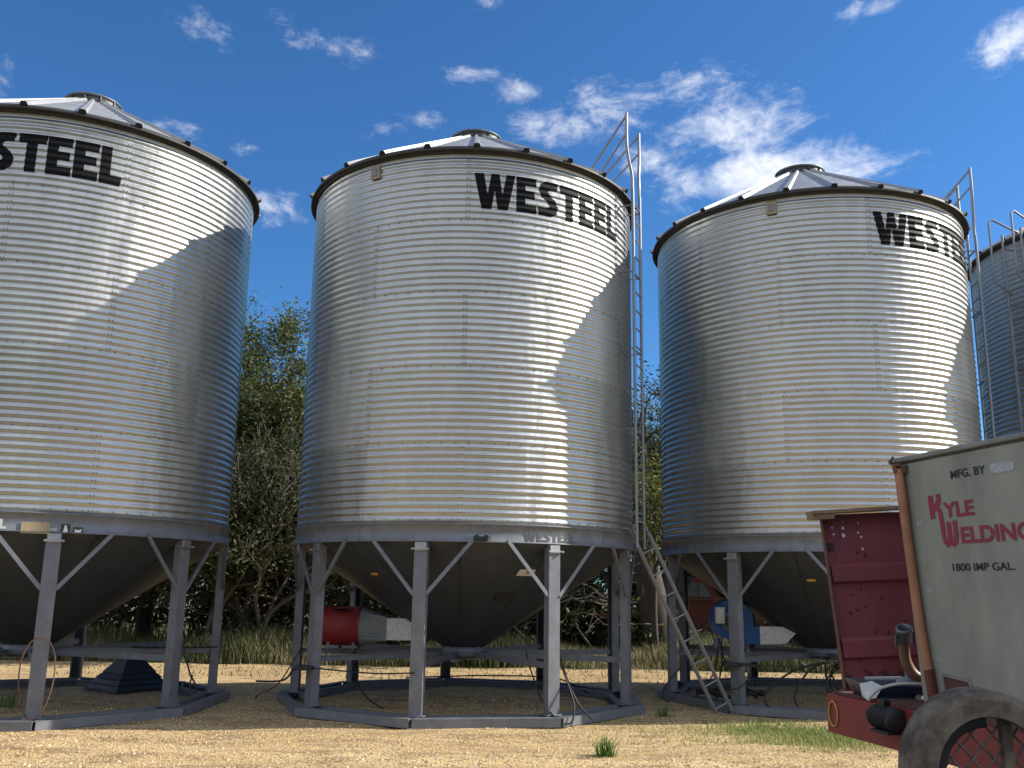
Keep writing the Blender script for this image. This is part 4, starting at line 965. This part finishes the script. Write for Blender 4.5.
def tree(x, y, H, tr_r, seed, m, label, name='tree', leaves=16000, spread=.6, clump=.45, lean=(0, 0), low=.28, ls=.064, cat='tree', gn=3, depth=4, wood='bark', group='trees and shrubs behind the bins', squash=.8):
    rr = random.Random(seed); t = thing(name, label, cat, (x, y, 0), 0, group)
    w = MB(); tips = []; mids = []
    stem = smooth_path([(0, 0, -.1), (lean[0] * .3 + rr.gauss(0, .06), lean[1] * .3, H * low * .5), (lean[0], lean[1], H * low)], 4); rs = [tr_r * (1.25 - .45 * k / (len(stem) - 1)) for k in range(len(stem))]
    w.tube(stem, rs, 10); top = stem[-1]
    for k in range(rr.choice([3, 4, 4])):
        a = rr.random() * 6.28; branches(w, top, Vector((math.cos(a) * .6, math.sin(a) * .6, .9)).normalized(), H * .27, tr_r * .6, depth - 1, rr, tips, spread, gn, .18, mids)
    zmax = max(p.z for p in tips); 
    k = H / zmax * .96
    w.v = [(v[0], v[1], v[2] * k if v[2] > 0 else v[2]) for v in w.v]
    w.build('trunk', M[wood], t)
    if leaves:
        c = MB(); anchors = [(Vector((p.x, p.y, p.z * k)), 1) for p in tips] + [(Vector((p.x, p.y, p.z * k)), .6) for p, d in mids if rr.random() < .45]
        per = max(6, int(leaves / len(anchors)))
        for p, wgt in anchors:
            tn = rr.random(); cs = clump * rr.uniform(.5, 1.25)
            for q in range(int(per * wgt * rr.uniform(.5, 1.6))):
                o_ = Vector((rr.gauss(0, 1), rr.gauss(0, 1), rr.gauss(0, squash))) * cs * .55
                leaf(c, p + o_, ls * rr.uniform(.6, 1.4), rr, min(1, max(0, tn * .6 + rr.random() * .45)))
        c.build('crown', M[m], t)
    return t
tree(-8.2, 27.5, 7.9, .26, 21, 'olive', 'broad olive tree whose crown fills the gap between left and middle bins', leaves=70000, clump=.62)
tree(-6.0, 28.6, 10.6, .28, 22, 'olive', 'tallest olive tree, its crown edge rising beside the middle bin left wall', leaves=66000, clump=.6)
tree(-6.9, 25.2, 7.2, .12, 23, 'darkleaf', 'half bare tangled tree in front of the olive trees between left and middle bins', name='half_bare_tree', leaves=2500, spread=.75, gn=4, depth=5, wood='twig', low=.12)
tree(-7.6, 24.6, 5.6, .09, 43, 'darkleaf', 'bare pale twig thicket rising just right of the left bin', name='bare_tree', leaves=300, spread=.7, gn=4, depth=5, wood='twig', low=.08)
tree(-6.2, 24.4, 6.4, .09, 44, 'darkleaf', 'bare pale twig thicket rising just left of the middle bin', name='bare_tree', leaves=300, spread=.7, gn=4, depth=5, wood='twig', low=.08)
tree(-7.6, 30.5, 6.0, .2, 24, 'darkleaf', 'dark low tree standing deep behind the gap between left and middle bins', leaves=22000, clump=.7, low=.12)
tree(4.15, 26.0, 8.8, .40, 25, 'darkleaf', 'tree with the thick dark leaning trunk between middle and right bins', leaves=5000, lean=(-.5, .2), low=.34, spread=.55, clump=.5)
tree(4.6, 28.5, 10.4, .14, 26, 'olive', 'bare twiggy tree rising in the gap between middle and right bins', name='bare_tree', leaves=0, spread=.42, gn=4, depth=5, wood='twig', low=.15)
tree(5.3, 29.6, 9.2, .13, 36, 'olive', 'bare twiggy tree mostly hidden behind the right bin left wall', name='bare_tree', leaves=1500, spread=.45, gn=4, depth=5, wood='twig', low=.15)
tree(3.85, 25.2, 5.3, .08, 27, 'limeleaf', 'yellow green sapling in the gap below the bare twigs', name='sapling', leaves=5000, clump=.45, low=.45, depth=3)
far = [(-19, 29, 8.0, 'olive', 31), (-14.6, 28, 7.4, 'darkleaf', 32), (-11, 29.5, 8.3, 'olive', 33), (-3.4, 28.5, 7.6, 'darkleaf', 34), (-.4, 29.5, 7.0, 'darkleaf', 35), (2.2, 30, 7.6, 'olive', 37), (8.6, 29.5, 7.5, 'darkleaf', 38), (12, 31, 7.8, 'olive', 39), (16.5, 31, 7.4, 'darkleaf', 40), (21.5, 32, 7.6, 'olive', 41)]
fl = ['olive tree far off behind the left edge bin', 'dark tree behind the left bin hopper', 'olive tree directly behind the left bin right wall', 'dark tree behind the middle bin left half', 'dark tree behind the middle bin centre, above its hopper tip',
      'olive tree behind the middle bin right half', 'dark tree behind the right bin hopper', 'olive tree behind the right bin right wall', 'dark tree behind the grey tank', 'olive tree farthest right behind the far right bin']
for (x, y, H, mm, sd_), lb in zip(far, fl): tree(x, y, H, .22, sd_, mm, lb, leaves=15000, clump=.7, low=.16)
# undergrowth shrubs filling the shade
rr = random.Random(77)
def shrub(x, y, H, Wd, m, lab, n=2600, ls=.07):
    t = thing('shrub', lab, 'shrub', (x, y, 0), 0, 'trees and shrubs behind the bins'); w = MB(); tips = []
    for k in range(7):
        a = rr.random() * 6.28; branches(w, Vector((0, 0, -.05)), Vector((math.cos(a) * .7 * Wd / H, math.sin(a) * .5, 1)).normalized(), H * .5, .03, 2, rr, tips, .6, 2, .1, None)
    w.build('stem', M['twig' if rr.random() < .5 else 'bark'], t); c = MB(); per = n // len(tips)
    for p in tips:
        tn = rr.random()
        for q in range(per): leaf(c, p + Vector((rr.gauss(0, .28), rr.gauss(0, .28), rr.gauss(0, .25))), ls * rr.uniform(.6, 1.4), rr, min(1, tn * .6 + rr.random() * .4))
    c.build('foliage', M[m], t)
pos = ['behind the left edge bin, leftmost', 'left of the black boot, in deep shade', 'behind the black stepped boot', 'just right of the black stepped boot', 'behind the far right leg of the left bin', 'in the gap right of the left bin', 'in the gap left of the middle bin', 'behind the red round fan', 'behind the duct of the red fan', 'behind the middle bin hopper tip', 'right of the middle bin hopper tip', 'between the two right legs of the middle bin', 'left of the thick dark trunk', 'right of the thick dark trunk', 'beyond the bonnet of the old truck', 'behind the blue fan duct', 'behind the right bin hopper tip', 'behind the red panel', 'behind the grey tank', 'behind the far right bin']
for k, ps in enumerate(pos):
    x = -17 + k * 1.9 + rr.uniform(-.3, .3); y = 27.0 + rr.uniform(-.8, 1.6)
    if 12 <= k <= 14: y = 30.2
    lime = k in (8, 11)
    shrub(x, y, rr.uniform(2.0, 3.6) * (.6 if lime else 1), 1.6, 'limeleaf' if lime else 'darkleaf', ('low yellow green shrub ' if lime else 'dark shrub ') + ps, 4200, .085)
# the wood beyond reads as one dark mass
rr3 = random.Random(91); c = MB()
for k in range(900):
    p = Vector((rr3.uniform(-30, 34), rr3.uniform(33.5, 38), rr3.random() ** .8 * 5.2)); tn = rr3.random(); sz = rr3.uniform(.6, 1.2)
    for q in range(60): leaf(c, p + Vector((rr3.gauss(0, .5), rr3.gauss(0, .5), rr3.gauss(0, .4))) * sz, .2 * rr3.uniform(.6, 1.4), rr3, min(1, tn * .5 + rr3.random() * .3))
o_ = c.build('far_thicket', M['darkleaf']); o_['kind'] = 'stuff'
c = MB()   # unseen trees added behind the viewer to darken stripes in the wall reflections
for k in range(420):
    p = Vector((rr3.uniform(-45, 45), rr3.uniform(-27, -22), rr3.random() * 6.5)); sz = rr3.uniform(.8, 1.5); tn = rr3.random()
    for q in range(36): leaf(c, p + Vector((rr3.gauss(0, .8), rr3.gauss(0, .8), rr3.gauss(0, .6))) * sz, .45 * rr3.uniform(.6, 1.4), rr3, min(1, tn * .5 + rr3.random() * .4))
o_ = c.build('unseen_tree_belt', M['olive']); o_['kind'] = 'stuff'
# dead branches heaped behind the middle bin
def brush(x, y, n, ln, lab, seed, zz=1.0):
    rr2 = random.Random(seed); w = MB(); tips = []
    for k in range(n):
        a = rr2.choice([rr2.uniform(-.5, .7), PI + rr2.uniform(-.6, .6)]); p = Vector((x + rr2.uniform(-1.3, 1.3), y + rr2.uniform(-.7, .7), rr2.uniform(.2, zz)))
        branches(w, p, Vector((math.cos(a), math.sin(a) * .5, rr2.uniform(.0, .6))).normalized(), ln, .028, 3, rr2, tips, .6, 2, -.02, None, .28, .007)
    w.v = [(a, b, max(c, .02)) for a, b, c in w.v]
    o_ = w.build('dead_branches', M['twig']); o_['kind'] = 'stuff'; return o_
b1 = brush(1.6, 25.4, 16, 1.5, '', 3, 2.4)
brush(-6.6, 25.2, 12, 1.6, '', 4, 3.4)
# grass: dense tall strip behind the gravel
def grass(name, n, fx, fy, h, m, seed, wd=.012, lean=.35, dens=None):
    rr2 = random.Random(seed); g_ = MB()
    for _ in range(n):
        x = fx(rr2); y = fy(rr2)
        if dens and rr2.random() > dens(x, y): continue
        hh_ = h(rr2, x, y); a = rr2.random() * 6.28; b_ = rr2.uniform(.1, lean) * hh_; w_ = wd * rr2.uniform(.6, 1.3); ax = rr2.random() * 6.28
        px_, py_ = w_ * math.cos(ax), w_ * math.sin(ax); mx_, my_ = b_ * .35 * math.cos(a), b_ * .35 * math.sin(a); tx, ty = b_ * math.cos(a), b_ * math.sin(a)
        tn = min(1, max(0, .45 + .35 * math.sin(x * .9 + 1.3 * math.sin(y)) + rr2.gauss(0, .22)))
        g_.add([(x - px_, y - py_, -.01), (x + px_, y + py_, -.01), (x + mx_ + px_ * .7, y + my_ + py_ * .7, hh_ * .6), (x + mx_ - px_ * .7, y + my_ - py_ * .7, hh_ * .6), (x + tx, y + ty, hh_)], [(0, 1, 2, 3), (3, 2, 4)], 0, False, tn)
    o_ = g_.build(name, M[m]); o_['kind'] = 'stuff'; return o_
gy = lambda r: 22.6 + .15 * abs(r.gauss(0, 1)) + r.random() ** 1.3 * 4.6
def edge(x): return 22.5 + .35 * math.sin(x * .7) + .2 * math.sin(x * 2.3) + .05 * x
grass('tall_dry_grass', 62000, lambda r: r.uniform(-17, 19), gy, lambda r, x, y: r.uniform(.22, .66) * (1.0 + .35 * math.sin(x * 1.1 + 2)) * min(1, .25 + max(0, y - edge(x)) * .9), 'drygrass', 1, .012, .5, lambda x, y: 1 if y > edge(x) else .05)
grass('far_grass', 14000, lambda r: r.uniform(-22, 26), lambda r: r.uniform(27, 44), lambda r, x, y: r.uniform(.2, .6), 'drygrass', 2, .022, .5)
grass('sparse_ground_weeds', 2600, lambda r: r.uniform(-9, 10), lambda r: r.uniform(19.5, 22.8), lambda r, x, y: r.uniform(.02, .08), 'drygrass', 3, .01, .8)
grass('green_weed_patch', 5200, lambda r: r.gauss(3.85, .55), lambda r: r.gauss(12.9, .55), lambda r, x, y: r.uniform(.02, .09), 'greengrass', 4, .006, 1.2)
grass('thin_weed_patch', 900, lambda r: r.gauss(2.1, .9), lambda r: r.gauss(13.0, .7), lambda r, x, y: r.uniform(.01, .05), 'greengrass', 6, .006, 1.3)
def tuft(x, y, n, h, lab, m='weedleaf', sp=.08, wd=.006):
    rr2 = random.Random(int(x * 100)); g_ = MB()
    for k in range(n):
        a = rr2.random() * 6.28; hh_ = h * rr2.uniform(.5, 1); b_ = hh_ * rr2.uniform(.1, .75); x0, y0 = rr2.gauss(0, sp * .4), rr2.gauss(0, sp * .4); px_, py_ = -math.sin(a) * wd, math.cos(a) * wd; P = []
        for q in range(4):
            f = q / 3; r_ = b_ * f * f; z = hh_ * (f - .25 * f * f * (b_ / hh_)); P.append((x0 + r_ * math.cos(a), y0 + r_ * math.sin(a), z, 1 - f * .8))
        V = []
        for (p_, q_, z, w_) in P: V += [(p_ - px_ * w_, q_ - py_ * w_, z), (p_ + px_ * w_, q_ + py_ * w_, z)]
        g_.add(V, [(0, 1, 3, 2), (2, 3, 5, 4), (4, 5, 7, 6)], 0, False, rr2.random())
    return tag(g_.build('weed_tuft', M[m], None, (x, y, 0)), lab, 'weed', 'weed tufts on the gravel')
tuft(1.12, 11.2, 90, .26, 'bright green grass tuft in the sunlit gravel at the bottom edge', sp=.12, wd=.008)
tuft(2.30, 14.6, 60, .22, 'dull green tuft in shade left of the leaning ladder foot', sp=.16, wd=.006)
tuft(.62, 13.75, 50, .15, 'small dark tuft against the right front of the middle bin base', sp=.15, wd=.006)
tuft(-7.3, 14.5, 60, .25, 'dark green tuft inside the base of the left bin', sp=.2, wd=.007)
tuft(-3.0, 15.6, 18, .10, 'tiny grey green tuft on shaded gravel between left and middle bins', sp=.1)
tuft(-1.9, 13.6, 14, .30, 'wispy dry stalks growing through the middle bin base beam', 'drygrass', sp=.1, wd=.003)
# dark wooden post in the gap
m = MB(); m.tube([(0, 0, -.05), (.02, 0, 1.9)], [.12, .10], 9); tag(m.build('wooden_post', M['bark'], None, (-7.55, 25.3, 0)), 'dark upright post in the shaded gap right of the left bin', 'post')
# overhead wire
P = [Vector((40, 75, 26)).lerp(Vector((-10, 70, 4.0)), k / 20) - Vector((0, 0, 1.2 * math.sin(PI * k / 20))) for k in range(21)]
m = MB(); m.tube(P, .035, 5); tag(m.build('overhead_wire', M['rubber']), 'thin overhead wire crossing the sky above the far right bin', 'wire')
